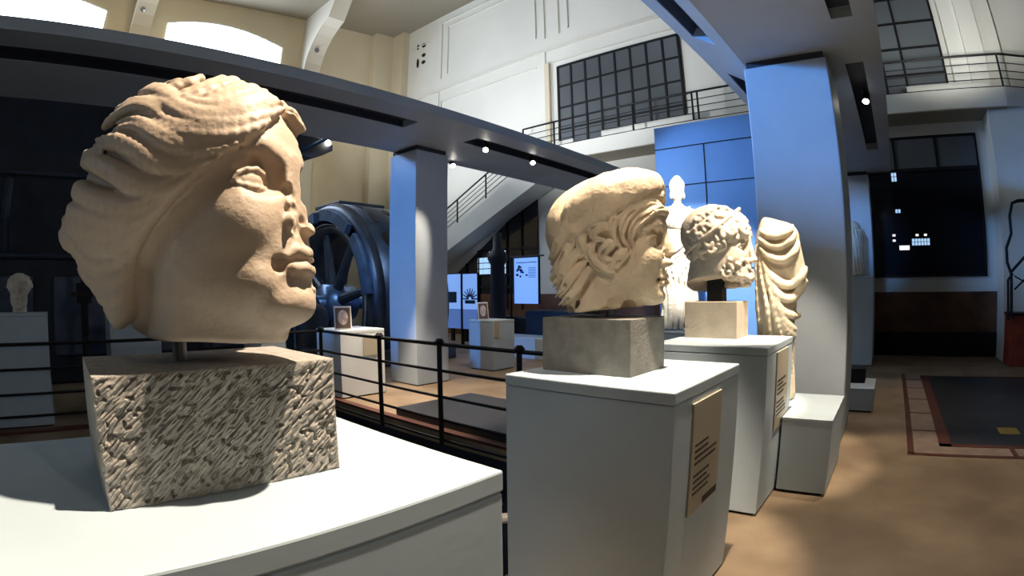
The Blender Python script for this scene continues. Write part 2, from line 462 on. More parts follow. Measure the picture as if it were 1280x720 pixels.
def head_two():
    s = Sculpt((-16, -13, -15), (13, 13, 15), .14, (-1.285, 2.2965, 1.824), 74, .0268)
    c = s.c
    face(c, dict(wide=1.0, eye=3.4, mouth=.85))
    c.cap((-1.5, 0, -5), (-3.0, 0, -16), 6.4, 7.2, 2)
    c.ell((-2.4, 0, 3.6), (9.6, 8.8, 8.2), 1.0)
    c.ell((-6.8, 0, 1.5), (6.6, 8.2, 7.4), 1.5)
    c.ell((-7.8, 0, -5.5), (3.8, 7.2, 7.0), 1.5)
    s.level(1.50, .4, (.1, 0, -1))
    s.freeze()
    P = s.paint
    # soft cap with a rolled front edge
    c.ell((-1.5, 0, 6.6), (9.6, 8.6, 6.4), 1.5, rot=[[.97, 0, -.26], [0, 1, 0], [.26, 0, .97]])
    c.ell((-6.5, 0, 3.5), (7.0, 8.4, 7.0), 1.5)
    s.freeze()
    P([(833,240),(815,236),(795,243),(775,255),(752,266),(732,280),(716,296)], [1.0, 1.2, 1.3, 1.3, 1.2, 1.0, .7], 1.4, lift=.3)
    P([(828,230),(805,228),(780,232),(755,240),(735,252),(715,268)], [1.5, 2.0, 2.2, 2.2, 1.8, 1.2], 2.2, lift=-.2)
    P([(812,244),(790,250),(768,261),(745,273),(725,287)], [.2, .35, .4, .35, .2], .35, 'cut', lift=.9)
    P([(755,232),(765,236),(790,238)], [.5, .4, .2], .3, 'cut')
    P([(735,258),(715,275),(705,300),(697,318),(690,330)], [.9, 1.0, .9, .7, .6], .6, lift=.3)
    P([(720,262),(705,282),(698,305)], [.2, .3, .2], .3, 'cut', lift=.5)
    # waves over the temple
    rnd = random.Random(11)
    W = [
     [(833,262),(826,250),(812,248),(797,254),(784,262),(772,270),(765,282),(768,298),(776,310)],
     [(830,268),(820,258),(808,256),(795,262),(786,270),(778,282),(776,296),(784,308)],
     [(834,272),(826,264),(816,264),(806,270),(798,276),(790,284),(786,296),(790,306)],
     [(836,256),(830,246),(818,244),(804,246),(790,252),(778,258)],
     [(762,285),(752,282),(742,288),(744,298),(756,300)],
     [(770,300),(760,306),(752,316),(760,326),(772,322)],
     [(782,312),(774,318),(770,328),(764,336)],
     [(745,300),(738,312),(744,324),(756,334),(768,338)],
     [(735,290),(728,300),(732,312),(728,322)],
     [(730,305),(720,320),(712,330),(705,345),(698,360)],
     [(722,298),(712,312),(706,326),(698,338),(692,352)],
     [(735,320),(725,335),(715,345),(708,358),(700,372)],
     [(740,330),(735,345),(722,358),(712,370),(704,380)],
     [(712,288),(703,302),(698,318),(692,332)],
     [(700,340),(692,350),(688,362),(692,376)],
    ]
    for p in W:
        P(p, [.3, .8, .95, .9, .8, .5, .3], .3, lift=.45)
        P([(x + 3, y + 3) for x, y in p[:-1]], [.15, .4, .45, .3, .15], .15, lift=.8)
        P([(x - 2, y - 2) for x, y in p[1:]], [.12, .3, .35, .25, .12], .12, lift=1.1)
        P([(x + .8, y + .8) for x, y in p[1:-1]], [.08, .2, .22, .16], .15, 'cut', lift=1.3)
    for p in [[(735,325),(722,338),(718,345),(706,352)], [(738,342),(726,352),(716,362),(708,372)], [(728,368),(722,380),(715,386)]]:
        P(p, [.2, .42, .42, .2], .2, 'cut', lift=.6)
    P([(744,338),(732,358),(722,375)], [.5, .6, .5], .3, 'cut', lift=.3)
    # broken nose and pitted face
    c.ell((11.3, 0, -3.4), (1.7, 1.6, 1.5), .4, 'cut')
    rng = random.Random(2)
    for _ in range(50):
        c.ell((rng.uniform(7.5, 10.2), rng.uniform(-2.5, 2.5), rng.uniform(-7.5, 1)), rng.uniform(.2, .5), .3, 'cut')
    for _ in range(14):
        c.ell((rng.uniform(-9, 3), rng.choice([-1, 1]) * rng.uniform(4, 8), rng.uniform(-13, -11)), rng.uniform(.6, 1.6), .5, 'cut')
    c.noise(.12, 2.6, 4, 2)
    tag(s.make('marble_head', M_MARBLE2), 'yellowish marble head in a soft cap with wavy hair on dark grey block', 'sculpture')
    return s

def head_three():
    s = Sculpt((-13, -11, -14), (13, 11, 13), .16, (-1.418, 4.267, 1.95), 80, .0300, 4)
    c = s.c
    face(c, dict(wide=1.0, eye=3.3))
    c.cap((-2.0, 0, -4), (-3.0, 0, -14), 5.6, 5.8, 2)
    c.ell((-1.6, 0, 3.0), (9.4, 8.0, 8.2), 1.0)
    for y in (-1, 1): ear(c, y * 7.2)
    # beard mass
    c.ell((5.6, 0, -9.0), (4.6, 4.8, 4.2), 1.2)
    c.ell((2.5, 0, -8.0), (5.0, 5.8, 4.0), 1.5)
    s.level(1.63, .4, (.12, -.32, -1))
    s.freeze()
    rnd = random.Random(4)
    def fill(poly, n, seed):
        r = random.Random(seed); xs = [p[0] for p in poly]; ys = [p[1] for p in poly]; out = []; t = 0
        while len(out) < n and t < 5000:
            t += 1; x, y = r.uniform(min(xs), max(xs)), r.uniform(min(ys), max(ys)); ins = False
            for i in range(len(poly)):
                (x1, y1), (x2, y2) = poly[i], poly[i - 1]
                if (y1 > y) != (y2 > y) and x < (x2 - x1) * (y - y1) / (y2 - y1) + x1: ins = not ins
            if ins and all((x - a) ** 2 + (y - b) ** 2 > 22 for a, b in out): out.append((x, y))
        return out
    curls(s, fill([(905,258),(870,272),(859,300),(862,312),(930,262)], 26, 1), 1.25, .5, turns=.45, lift=-.1)
    curls(s, fill([(862,318),(890,300),(925,268),(945,280),(940,292),(915,292),(905,312),(880,318),(868,322)], 24, 2), 1.5, .55, turns=.6, lift=-.1)
    curls(s, fill([(910,330),(925,325),(945,335),(945,355),(925,364),(900,360),(908,345)], 24, 3), 1.6, .45, turns=.8, lift=.0)
    s.paint([(861,315),(875,303),(888,293),(902,281),(915,270),(926,261)], .5, .1, lift=1.0, sub=2)
    s.c.ell((8.6, 0, -6.9), (1.6, 1.5, .55), .3, 'cut')
    for y in (-1, 1):
        s.c.chain([(8.7, 0, -5.6), (8.2, y * 1.8, -6.0), (7.2, y * 3.2, -7.6)], [.55, .7, .5], .3)
        s.c.ell((7.5, y * 3.3, 0), .45, .2, 'cut')
    s.c.noise(.12, 2.6, 9, 2)
    tag(s.make('marble_head', M_MARBLE3), 'bearded marble head with curly hair and a thin headband on pale block', 'sculpture')
    return s

# ------------------------------------------------------------------ draped statues
M_STAT = mat('marble_statue', (.72, .62, .46), .6, var=.12, vscale=5, bump=.3, bscale=50)
M_STATW = mat('marble_white', (.78, .72, .60), .6, var=.1, vscale=5, bump=.3, bscale=50)
def statue_two():
    # headless, turned away, cloak pulled round the hips and falling in catenary folds
    s = Sculpt((-3.6, -3.6, -8.4), (3.6, 3.6, 8.6), .062, (-1.03, 4.78, 1.42), 60, .1035)
    c = s.c
    c.ell((-.2, 0, 5.2), (1.55, 2.2, 2.6), 0)          # chest
    c.ell((.2, -1.7, 6.3), (1.1, 1.0, 1.2), .8)          # shoulders
    c.ell((0, 1.7, 6.4), (1.1, 1.0, 1.2), .8)
    c.ell((-.2, 0, 7.2), (.8, 1.2, .8), .8)
    c.ell((0, 0, 1.5), (1.7, 1.95, 3.6), 1.2)            # belly and hips
    c.cap((.1, -.8, 0), (.2, -.8, -6.5), 1.3, .95, 1.0)
    c.cap((-.2, .8, 0), (-.4, .8, -6.8), 1.3, 1.1, 1.0)
    c.ell((0, 0, -7.2), (1.5, 1.8, .9), .6)
    c.cap((.6, -2.0, 5.8), (1.4, -2.0, 2.6), .85, .75, .6)   # arm under the cloak
    c.plane((0, 0, 7.6), (.25, -.2, 1), .3)
    s.freeze()
    P = lambda p, r=.28, k=.18, m='add', l=.12: s.paint(p, [r * .5, r, r, r, r * .5], k, m, lift=l, mirror=False, sub=4)
    # swags across the side
    for a in ([(952,312),(965,324),(980,326),(992,318),(997,305)], [(950,300),(962,308),(976,310),(988,302),(993,292)],
              [(955,330),(968,352),(985,358),(1000,350),(1006,336)], [(958,345),(972,370),(988,375),(1002,366),(1007,352)],
              [(962,362),(976,388),(992,394),(1004,385),(1007,370)], [(970,380),(982,404),(994,410),(1004,402),(1008,388)],
              [(952,290),(962,296),(975,296),(985,290),(990,284)], [(975,398),(985,414),(996,420),(1004,414),(1007,402)]):
        P(a, .34); P([(x, y + 7) for x, y in a], .2, .12, 'cut', 0)
    for a in ([(950,318),(954,350),(960,380),(964,420)], [(946,310),(948,350),(951,400),(952,440)], [(956,330),(964,365),(972,400),(978,425)],
              [(963,345),(972,375),(980,405),(985,425)]):
        P(a, .24); P([(x + 4, y) for x, y in a], .14, .1, 'cut', 0)
    for x in range(956, 1012, 5):   # tunic pleats
        a = [(x, 425), (x + 1, 450), (x + 1, 475), (x - 1, 500)]
        P(a, .26, .12); P([(q + 2.5, w) for q, w in a], .13, .08, 'cut', 0)
    for k in range(14):
        a = k / 14 * 2 * PI
        if -.5 < math.cos(a - 1.2): pass
        c.cap((1.35 * math.cos(a), 1.6 * math.sin(a), -1.5), (1.55 * math.cos(a), 1.85 * math.sin(a), -7.4), .22, .3, .2)
    c.noise(.05, 1.2, 3, 2)
    c.plane((0, 0, -7.7), (0, 0, -1), .1)
    o = s.make('headless_statue', M_STAT)
    b = BM(); lathe(b, [(.19, .0), (.2, .02), (.2, .06), (.185, .075)], (-1.03, 4.78, .611), 40)
    obj('statue_base', b, M_STAT, o, False)
    tag(o, 'headless marble statue wrapped in a heavy draped cloak on a low grey plinth', 'statue')
    return s
def statue_one():
    # frontal goddess: helmet, chiton belted high, cloak across the hips
    s = Sculpt((-4.2, -5, -11.5), (4.2, 5, 12.5), .085, (-2.69, 6.46, 2.02), 150, .088)
    c = s.c
    c.ell((0, 0, 9.6), (1.2, 1.05, 1.3), 0); c.ell((.4, 0, 9.2), (.85, .85, 1.05), .4)
    c.ell((-.1, 0, 10.5), (1.35, 1.2, 1.35), .3); c.cap((-.2, 0, 11.3), (.1, 0, 11.7), .6, .4, .6)   # helmet
    c.cap((.9, 0, 9.4), (1.1, 0, 8.95), .15, .2, .2)
    for y in (-1, 1):
        c.ell((.95, y * .38, 9.5), (.25, .28, .14), .12, 'cut'); c.ell((.2, y * 1.0, 9.0), (.35, .2, .5), .2)
    c.cap((0, 0, 8.6), (-.1, 0, 7.2), .55, .7, .4)
    c.ell((0, 0, 5.0), (1.4, 2.3, 2.5), .5)
    c.ell((-.1, 0, 6.5), (1.0, 2.6, .9), .8)
    for y in (-1, 1): c.ell((.9, y * 1.0, 5.4), (.8, .9, .9), .6)
    c.cap((0, -2.4, 6.1), (0, -2.9, 3.9), .8, .75, .5); c.cap((0, 2.4, 6.1), (.2, 2.8, 4.2), .8, .7, .5)
    c.ell((0, 0, 1.6), (1.7, 2.4, 2.6), .8)
    c.cap((.1, -1, 1), (.3, -1.1, -9), 1.6, 1.4, 1.2); c.cap((0, 1, 1), (-.2, 1.2, -9), 1.6, 1.3, 1.2)
    c.ell((.2, -1.6, -3.5), (1.6, 1.8, 4.8), .8); c.ell((.3, .8, -2.0), (1.8, 2.2, 3.6), .8)
    c.chain([(.6, 2.6, 3.2), (1.2, 1.2, 2.2), (1.6, -.6, 1.4), (1.3, -2.4, .2)], [.7, .75, .8, .6], .6)
    c.chain([(.4, -2.6, 1), (.6, -3.0, -2), (.3, -2.8, -5)], [.8, .9, .5], .6); c.chain([(.4, 2.8, 3), (.5, 3.0, -1), (.2, 2.9, -4)], [.7, .8, .5], .6)
    s.freeze()
    P = lambda p, r=.28, k=.15, m='add', l=.1: s.paint(p, [r * .5, r, r, r, r * .5], k, m, lift=l, mirror=False, sub=4)
    for x in range(833, 872, 4):
        a = [(x, 254), (x + .5, 268), (x + (852 - x) * .12, 282)]; P(a, .2); 
    P([(828,284),(840,287),(855,287),(868,284)], .25, .1, 'cut', 0)
    for y0 in range(292, 336, 7):
        a = [(826, y0 + 22), (838, y0 + 12), (852, y0 + 2), (868, y0 - 14)]; P(a, .2, .25); P([(x, y + 3.5) for x, y in a], .1, .1, 'cut', 0)
    for x in range(829, 872, 6):
        a = [(x, 330), (x + 4, 350), (x + 9, 372), (x + 8, 395)]; P(a, .28); P([(q + 3, w) for q, w in a], .16, .1, 'cut', 0)
    for k in range(18):
        a = k / 18 * 2 * PI
        c.cap((1.7 * math.cos(a), 2.4 * math.sin(a), -3.5), (1.8 * math.cos(a), 2.6 * math.sin(a), -10.6), .3, .36, .2)
    c.noise(.05, 1.2, 5, 2); c.plane((0, 0, -10.8), (0, 0, -1), .1)
    o = s.make('robed_statue', M_STATW)
    tag(o, 'white marble standing goddess with crested helmet and draped robe before the blue panel', 'statue')
    return s
# ------------------------------------------------------------------ room materials
PLINTH = mat('plinth_paint', (.48, .57, .63), .55, var=.04, vscale=2.5, bump=.04, bscale=30)
PLINTH_W = mat('plinth_paint_light', (.7, .74, .75), .55, var=.04, vscale=2.5, bump=.04, bscale=30)
FRAME = mat('frame_paint', (.46, .53, .60), .5, var=.05, vscale=1.5)
FRAME_BLUE = mat('frame_paint_blue', (.16, .30, .60), .5, var=.04, vscale=1.5)
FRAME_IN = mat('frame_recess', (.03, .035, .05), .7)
PANEL = mat('panel_blue', (.15, .33, .72), .45, var=.04, vscale=1.2)
BLACK = mat('black_metal', (.008, .008, .009), .55, spec=.25)
DARKSTEEL = mat('dark_steel', (.06, .08, .12), .42, metal=.6, var=.2, vscale=3)
BLUESTEEL = mat('blue_steel', (.12, .22, .42), .35, metal=.7, var=.2, vscale=4)
BRIGHTSTEEL = mat('bright_steel', (.45, .5, .58), .3, metal=.8)
ENGINE = mat('engine_paint', (.008, .013, .026), .6, var=.3, vscale=2)
CREAM = mat('wall_cream', (.62, .56, .42), .8, var=.04, vscale=.6, bump=.05, bscale=8)
WHITEWALL = mat('wall_white', (.68, .68, .63), .8, var=.04, vscale=.5, bump=.05, bscale=8)
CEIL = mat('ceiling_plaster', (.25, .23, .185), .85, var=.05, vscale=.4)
TRIM = mat('trim_plaster', (.64, .63, .57), .8)
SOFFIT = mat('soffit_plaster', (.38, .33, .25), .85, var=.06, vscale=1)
DADO = mat('dado_marble', (.07, .025, .012), .35, col2=(.16, .07, .035), vscale=1.6)
GLASSD = mat('dark_glass', (.012, .013, .018), .12, spec=.6)
GLASSG = mat('grey_glass', (.07, .08, .09), .3, col2=(.12, .135, .15), vscale=.25, detail=1)
FLOOR = mat('floor_screed', (.22, .155, .095), .55, col2=(.34, .25, .16), vscale=1.6, bump=.1, bscale=25)
RUST = mat('red_border', (.10, .03, .015), .5, var=.2, vscale=5)
TILE = mat('border_tile', (.30, .22, .17), .5, var=.15, vscale=6)
HATCH = mat('hatch_plate', (.025, .025, .027), .45, var=.3, vscale=1.2)
STONE_D = mat('stone_grey', (.20, .19, .17), .8, var=.18, vscale=12, bump=.5, bscale=70)
STONE_L = mat('stone_beige', (.50, .42, .32), .75, var=.1, vscale=8, bump=.3, bscale=50)
STONE_R = mat('stone_chiselled', (.34, .315, .28), .85, var=.15, vscale=40, bump=.3, bscale=160)
LABEL = mat('label_plate', (.46, .41, .31), .45)
INK = mat('label_ink', (.03, .025, .02), .6)
PAPER = mat('paper', (.75, .72, .68), .6)
PHOTO = mat('photo_print', (.35, .24, .20), .4, col2=(.65, .52, .45), vscale=14)
BOARD = mat('board_lit', (.25, .42, .8), .3, emit=(.22, .42, .95), estr=.75)
BOARD_D = mat('board_lit_low', (.12, .22, .5), .3, emit=(.10, .20, .55), estr=.55)
BOARD_P = mat('board_picture', (.02, .05, .12), .4)
LAMPGLOW = mat('lamp_glow', (1, 1, 1), .4, emit=(1, .93, .8), estr=30)
SKYGLASS = mat('window_daylight', (1, 1, 1), .4, emit=(.78, .88, 1), estr=9)
LIT_REFL_PANE = mat('window_lit_or_reflected', (.3, .5, .8), .4, emit=(.45, .7, 1), estr=.9)  # real panes below the stair, and painted reflections on the right window
YELLOW = mat('yellow_label', (.35, .28, .05), .6)
REDP = mat('red_paint', (.22, .03, .015), .6, var=.2, vscale=3)
WOODF = mat('picture_rim', (.10, .07, .05), .5)
STEEL = mat('rod_steel', (.25, .25, .26), .3, metal=.9)

# ------------------------------------------------------------------ the setting
PX0, PX1, PY0, PY1 = -6.95, -1.78, -4.0, 3.86          # the sunken machine pit
b = BM()
for a in ((-18.5, PX0, -9, 14), (PX1, 14, -9, 14), (PX0, PX1, PY1, 14), (PX0, PX1, -9, PY0)): box(b, a[0], a[1], a[2], a[3], -.15, 0)
struct('floor', b, FLOOR)
b = BM(); box(b, PX0, PX1, PY0, PY1, -2.6, -2.5); struct('floor_pit', b, ENGINE)
b = BM()
box(b, PX0 - .1, PX0, PY0, PY1, -2.5, -.15); box(b, PX1, PX1 + .1, PY0, PY1, -2.5, -.15)
box(b, PX0, PX1, PY1, PY1 + .1, -2.5, -.15); box(b, PX0, PX1, PY0 - .1, PY0, -2.5, -.15)
struct('wall_pit', b, ENGINE)
b = BM()
for a in ((PX0 - .12, PX0 + .01, PY0, PY1 + .1), (PX0, PX1, PY1 - .01, PY1 + .1)): box(b, *a, -.02, .012)
struct('trim_1', b, RUST)
LX = -18.5; BY = 13.3
b = BM(); box(b, LX - .3, LX, -9, 14, 0, 14); struct('wall_left', b, CREAM)
b = BM(); box(b, LX, 14, BY, BY + .3, 0, 14); struct('wall_back', b, WHITEWALL)
b = BM(); box(b, 13.7, 14, -9, BY, 0, 14); struct('wall_right', b, CREAM)
b = BM(); box(b, LX, 14, -9.3, -9, 0, 14); struct('wall_front', b, ENGINE)
b = BM()
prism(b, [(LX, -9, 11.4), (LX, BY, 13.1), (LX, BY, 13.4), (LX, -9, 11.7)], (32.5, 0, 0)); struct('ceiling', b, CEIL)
b = BM(); box(b, LX, LX + 1.1, BY - .35, BY, 0, 13.2); box(b, LX, LX + .35, BY - 1.3, BY - .3, 0, 13.1); struct('trim_2', b, CREAM)
# string courses and raised plaster frames of the back wall
b = BM()
box(b, -18, 12, BY - .07, BY, 9.58, 9.68)
for x0, x1, z0, z1 in ((-15.2, -9.9, 10.12, 12.75), (-9.35, -4.2, 10.12, 12.75), (-3.6, 2.5, 10.12, 12.75)):
    for d in (0, .38):
        X0, X1, Z0, Z1 = x0 + d, x1 - d, z0 + d * .3, z1 - d * .8
        box(b, X0, X0 + .05, BY - .05, BY, Z0, Z1); box(b, X1 - .05, X1, BY - .05, BY, Z0, Z1); box(b, X0, X1, BY - .05, BY, Z1 - .04, Z1)
box(b, -17.2, -15.9, BY - .04, BY, 12.1, 12.14)
box(b, -15.15, -10.3, BY - .04, BY, 9.08, 9.12); box(b, -15.15, -15.11, BY - .04, BY, 6.5, 9.12)
box(b, -9.85, -5, BY - .04, BY, 9.08, 9.12)
for x in (-15.3, -9.95): box(b, x, x + .04, BY - .04, BY, 5, 9.6)
struct('trim_3', b, TRIM)
b = BM(); box(b, -9.9, -9.72, BY - .12, BY, 5.8, 9.1); struct('trim_4', b, CREAM)
for x, z, w_, h_, lb in ((-16.75, 12.15, .05, .14, 'upper left slit'), (-16.35, 12.1, .13, .1, 'upper right hole'), (-16.72, 11.35, .07, .22, 'lower left slit'), (-16.34, 11.62, .12, .08, 'middle right hole'), (-16.34, 11.28, .12, .08, 'lowest right hole')):
    b = BM(); prism(b, [(x + w_ * math.cos(a), BY - .03, z + h_ * math.sin(a)) for a in np.linspace(0, 2 * PI, 13)[:-1]], (0, .04, 0))
    tag(obj('ventilation_hole', b, BLACK), lb + ' of the small dark cluster high on the back wall', 'vent', 'openings high on the back wall')
# dado and sill under the right window
b = BM(); box(b, LX + 1.2, 13.7, BY - .06, BY, 0, 1.46); struct('baseboard_back', b, DADO)
b = BM(); box(b, -1.0, 2.9, BY - .10, BY - .06, .02, .55); struct('baseboard_step', b, BLACK)

def window(name, x0, x1, z0, z1, cols, rows, glass, y=BY - .02, bar=.06, kids=()):
    b = BM()
    box(b, x0, x1, y - .07, y, z0, z0 + bar); box(b, x0, x1, y - .07, y, z1 - bar, z1)
    box(b, x0, x0 + bar, y - .07, y, z0, z1); box(b, x1 - bar, x1, y - .07, y, z0, z1)
    for i in range(1, cols): x = x0 + (x1 - x0) * i / cols; box(b, x - bar / 2, x + bar / 2, y - .06, y, z0, z1)
    for i in range(1, rows): z = z0 + (z1 - z0) * i / rows; box(b, x0, x1, y - .055, y, z - bar / 2, z + bar / 2)
    w = struct(name, b, BLACK)
    b = BM(); box(b, x0, x1, y - .03, y + .01, z0, z1); g = obj('glass', b, glass, w)
    return w
window('window_1', -9.42, -5.1, 5.9, 8.87, 8, 4, GLASSG)
window('window_2', -1.2, 2.05, 5.9, 11.5, 3, 8, GLASSG)
w3 = window('window_3', -.75, 2.5, 1.8, 5.06, 1, 1, GLASSD, bar=.05)
b = BM(); box(b, -.75, 2.5, BY - .1, BY - .03, 4.22, 4.3)
for x in (.35, 1.42): box(b, x - .03, x + .03, BY - .1, BY - .03, 4.3, 5.0)
obj('window_frame', b, BLACK, w3)
b = BM(); box(b, -.7, 2.45, BY - .06, BY - .045, 4.3, 5.0); obj('transom_glass', b, GLASSG, w3)
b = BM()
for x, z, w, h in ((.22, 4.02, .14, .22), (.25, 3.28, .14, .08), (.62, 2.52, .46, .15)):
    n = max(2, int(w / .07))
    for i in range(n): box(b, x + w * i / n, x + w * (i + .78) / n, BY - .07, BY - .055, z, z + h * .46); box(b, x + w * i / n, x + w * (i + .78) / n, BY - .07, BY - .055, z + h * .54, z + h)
obj('lit_or_reflected_pane', b, LIT_REFL_PANE, w3)  # glowing bits stand for bright windows reflected in this dark glass
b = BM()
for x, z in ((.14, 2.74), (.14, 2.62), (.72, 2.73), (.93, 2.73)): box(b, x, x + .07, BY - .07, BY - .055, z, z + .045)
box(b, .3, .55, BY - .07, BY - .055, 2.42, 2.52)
obj('lamp_reflection', b, mat('far_lamp_reflection', (1, 1, 1), .5, emit=(1, .95, .85), estr=1.2), w3)  # reflected lights of the hall, put on the glass as glowing dots
# dark glazed opening below the stair
b = BM(); prism(b, [(-14.2, BY - .05, .95), (-10.35, BY - .05, .95), (-10.35, BY - .05, 4.75), (-14.2, BY - .05, 2.15)], (0, .06, 0)); w4 = struct('window_4', b, GLASSD)
b = BM()
for x in (-13.6, -12.95, -12.3, -11.65, -11.0): z1 = 2.15 + (x + 14.2) * .675; box(b, x - .03, x + .03, BY - .1, BY - .05, .95, z1)
for z in (1.7, 2.1, 2.95): x0 = -14.2 if z < 2.15 else -14.2 + (z - 2.15) / .675; box(b, x0, -10.35, BY - .1, BY - .05, z - .03, z + .03)
obj('window_frame', b, BLACK, w4)
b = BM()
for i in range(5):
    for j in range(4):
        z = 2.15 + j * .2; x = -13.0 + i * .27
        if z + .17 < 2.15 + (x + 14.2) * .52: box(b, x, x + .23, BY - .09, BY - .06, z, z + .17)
obj('lit_or_reflected_pane', b, LIT_REFL_PANE, w4)

# high arched windows of the left wall, with daylight outside
for k, yc in enumerate((5.3, -1.9, -9.1)):
    prof = [(yc - 2.4, 7.6), (yc + 2.4, 7.6)] + [(yc + 2.4 * t, 11.15 + .38 * (1 - t * t)) for t in np.linspace(1, -1, 13)]
    prof = [p for p in prof if p[0] > -8.9]
    if len(prof) < 6: continue
    b = BM(); prism(b, [(LX + .015, y, z) for y, z in prof], (.01, 0, 0)); w = struct('window_%d' % (5 + k), b, SKYGLASS)
    b = BM(); tube(b, [(LX + .05, y, z) for y, z in prof[1:]], .035, 6); tube(b, [(LX + .05, y * .97 + yc * .03, z - .12) for y, z in prof[2:]], .012, 6)
    obj('window_frame', b, TRIM, w)
for yc in (1.85, 8.95, -5.4):
    b = BM()
    pr = [(0, 0), (.35, 0), (.35, 9.9)] + [(.35 + 2.6 * (1 - math.cos(a)), 9.9 + 2.2 * math.sin(a)) for a in np.linspace(.15, PI / 2, 9)] + [(14, 12.15), (14, 13.2), (0, 13.2)]
    prism(b, [(LX + x, yc - .36, z + (.075 * yc if z > 9.9 else 0) * (z > 12)) for x, z in pr], (0, .72, 0))
    r = struct('ceiling_rib', b, TRIM)
    b = BM(); cyl(b, (LX + .38, yc, 11.0 - .1), (1, 0, -.2), .12, .12, 14); cyl(b, (LX + .9, yc - .1, 11.0), (.7, -.7, 0), .09, .08, 12); obj('tie_bolt', b, STEEL, r)

# portal frames with slots for spotlights
def slab(name, xs, ys, slots, z0=4.08, z1=4.22, m=None, tilt=0):
    """flat soffit with long recesses: slots = (x0, x1, y0, y1)"""
    b = BM(); x0, x1 = xs; y0, y1 = ys
    sx = sorted({s[:2] for s in slots}) or []
    cur = x0
    for a, c in sx:
        box(b, cur, a, y0, y1, z0, z1)
        yy = y0
        for s in sorted([s for s in slots if s[:2] == (a, c)], key=lambda s: s[2]):
            if s[2] > yy: box(b, a, c, yy, s[2], z0, z1)
            yy = s[3]
        if yy < y1: box(b, a, c, yy, y1, z0, z1)
        cur = c
    box(b, cur, x1, y0, y1, z0, z1)
    turn = lambda b: bmesh.ops.rotate(b, verts=b.verts[:], cent=(x1, 0, z0), matrix=Matrix.Rotation(tilt, 3, 'Y')) if tilt else None
    turn(b); o = struct(name, b, m or FRAME)
    b = BM()
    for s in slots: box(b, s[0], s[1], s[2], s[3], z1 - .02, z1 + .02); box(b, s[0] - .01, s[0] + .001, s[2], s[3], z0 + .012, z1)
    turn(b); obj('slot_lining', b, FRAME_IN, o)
    return o
slab('beam', (-7.52, -5.45), (-8.5, 12.2), [(-6.25, -5.87, -8.0, 4.72), (-6.25, -5.87, 5.97, 10.6)])
slab('beam', (-1.38, .2), (-8.5, 12.3), [(-.25, -.03, 1.2, 4.85), (-.25, -.03, 6.0, 10.2)])
slab('beam', (-2.19, -1.382), (-8.5, 12.3), [(-1.92, -1.61, .6, 5.2), (-1.92, -1.61, 6.4, 9.5)], m=FRAME, tilt=math.radians(33))
def pillar(x0, x1, y0, y1):
    b = BM(); box(b, x0, x1, y0, y1, .012, 4.0, .015); p = struct('pillar', b, FRAME)
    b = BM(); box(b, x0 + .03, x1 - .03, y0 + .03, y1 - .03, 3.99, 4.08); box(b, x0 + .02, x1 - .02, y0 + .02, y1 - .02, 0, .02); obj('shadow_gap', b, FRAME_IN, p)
pillar(-7.58, -6.84, 5.47, 6.2); pillar(-1.38, -.43, 5.52, 6.45); pillar(-1.30, -.34, 12.1, 13.0)

# gallery along the back wall
GY = 12.3
b = BM(); box(b, -9.15, 3.25, GY, BY, 5.38, 5.82); prism(b, [(3.25, GY, 5.38), (3.25, BY, 5.38), (6.5, BY, 5.38), (6.2, BY - .1, 5.38)], (0, 0, .44))
struct('balcony', b, WHITEWALL)
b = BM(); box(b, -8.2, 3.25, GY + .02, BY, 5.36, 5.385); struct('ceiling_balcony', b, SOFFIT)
b = BM(); box(b, 2.75, 4.4, GY + .15, BY, 0, 5.38); struct('wall_pier', b, WHITEWALL)
b = BM(); box(b, 2.2, 3.6, BY - .25, BY, 5.82, 12.5); box(b, 2.62, 3.1, BY - .4, BY - .25, 5.82, 12.5); struct('wall_pier', b, WHITEWALL)
b = BM(); box(b, .9, 3.0, GY + .5, GY + .6, 5.82, 6.15); box(b, -9.6, -8.6, GY + .5, GY + .6, 5.82, 6.12); box(b, -7.6, -4.7, GY + .5, GY + .6, 5.82, 6.2); struct('trim_5', b, WHITEWALL)
def railing(name, label, path, zs, posts, r=.028, rb=.012, group=None, ptop=None):
    t = thing(name, label, 'railing', (path[0][0], path[0][1], zs[-1] if zs else 0), group)
    for i, dz in enumerate(zs):
        b = BM(); tube(b, [(p[0], p[1], p[2] + dz) for p in path], r if i == 0 else rb, 8); obj('handrail' if i == 0 else 'rail', b, BLACK, t)
    for p in posts:
        b = BM(); tube(b, [(p[0], p[1], p[2]), (p[0], p[1], p[2] + zs[0] + .0)], .028, 8)
        if ptop: lathe(b, [(.02, -.02), (.05, .0), (.055, .03), (.03, .06)], (p[0], p[1], p[2] + zs[0]), 12)
        obj('post', b, BLACK, t)
    return t
railing('balcony_railing', 'black railing with thin horizontal bars along the upper gallery', [(-10.15, GY + .03, 5.82), (3.3, GY + .03, 5.82), (5.9, BY - .15, 5.82)], [.78, .57, .38, .2, .02],
        [(x, GY + .03, 5.82) for x in (-10.15, -8.95, -7.75, -6.3, -4.55, -4.4, -2.6, -1.0, .4, 3.25)])
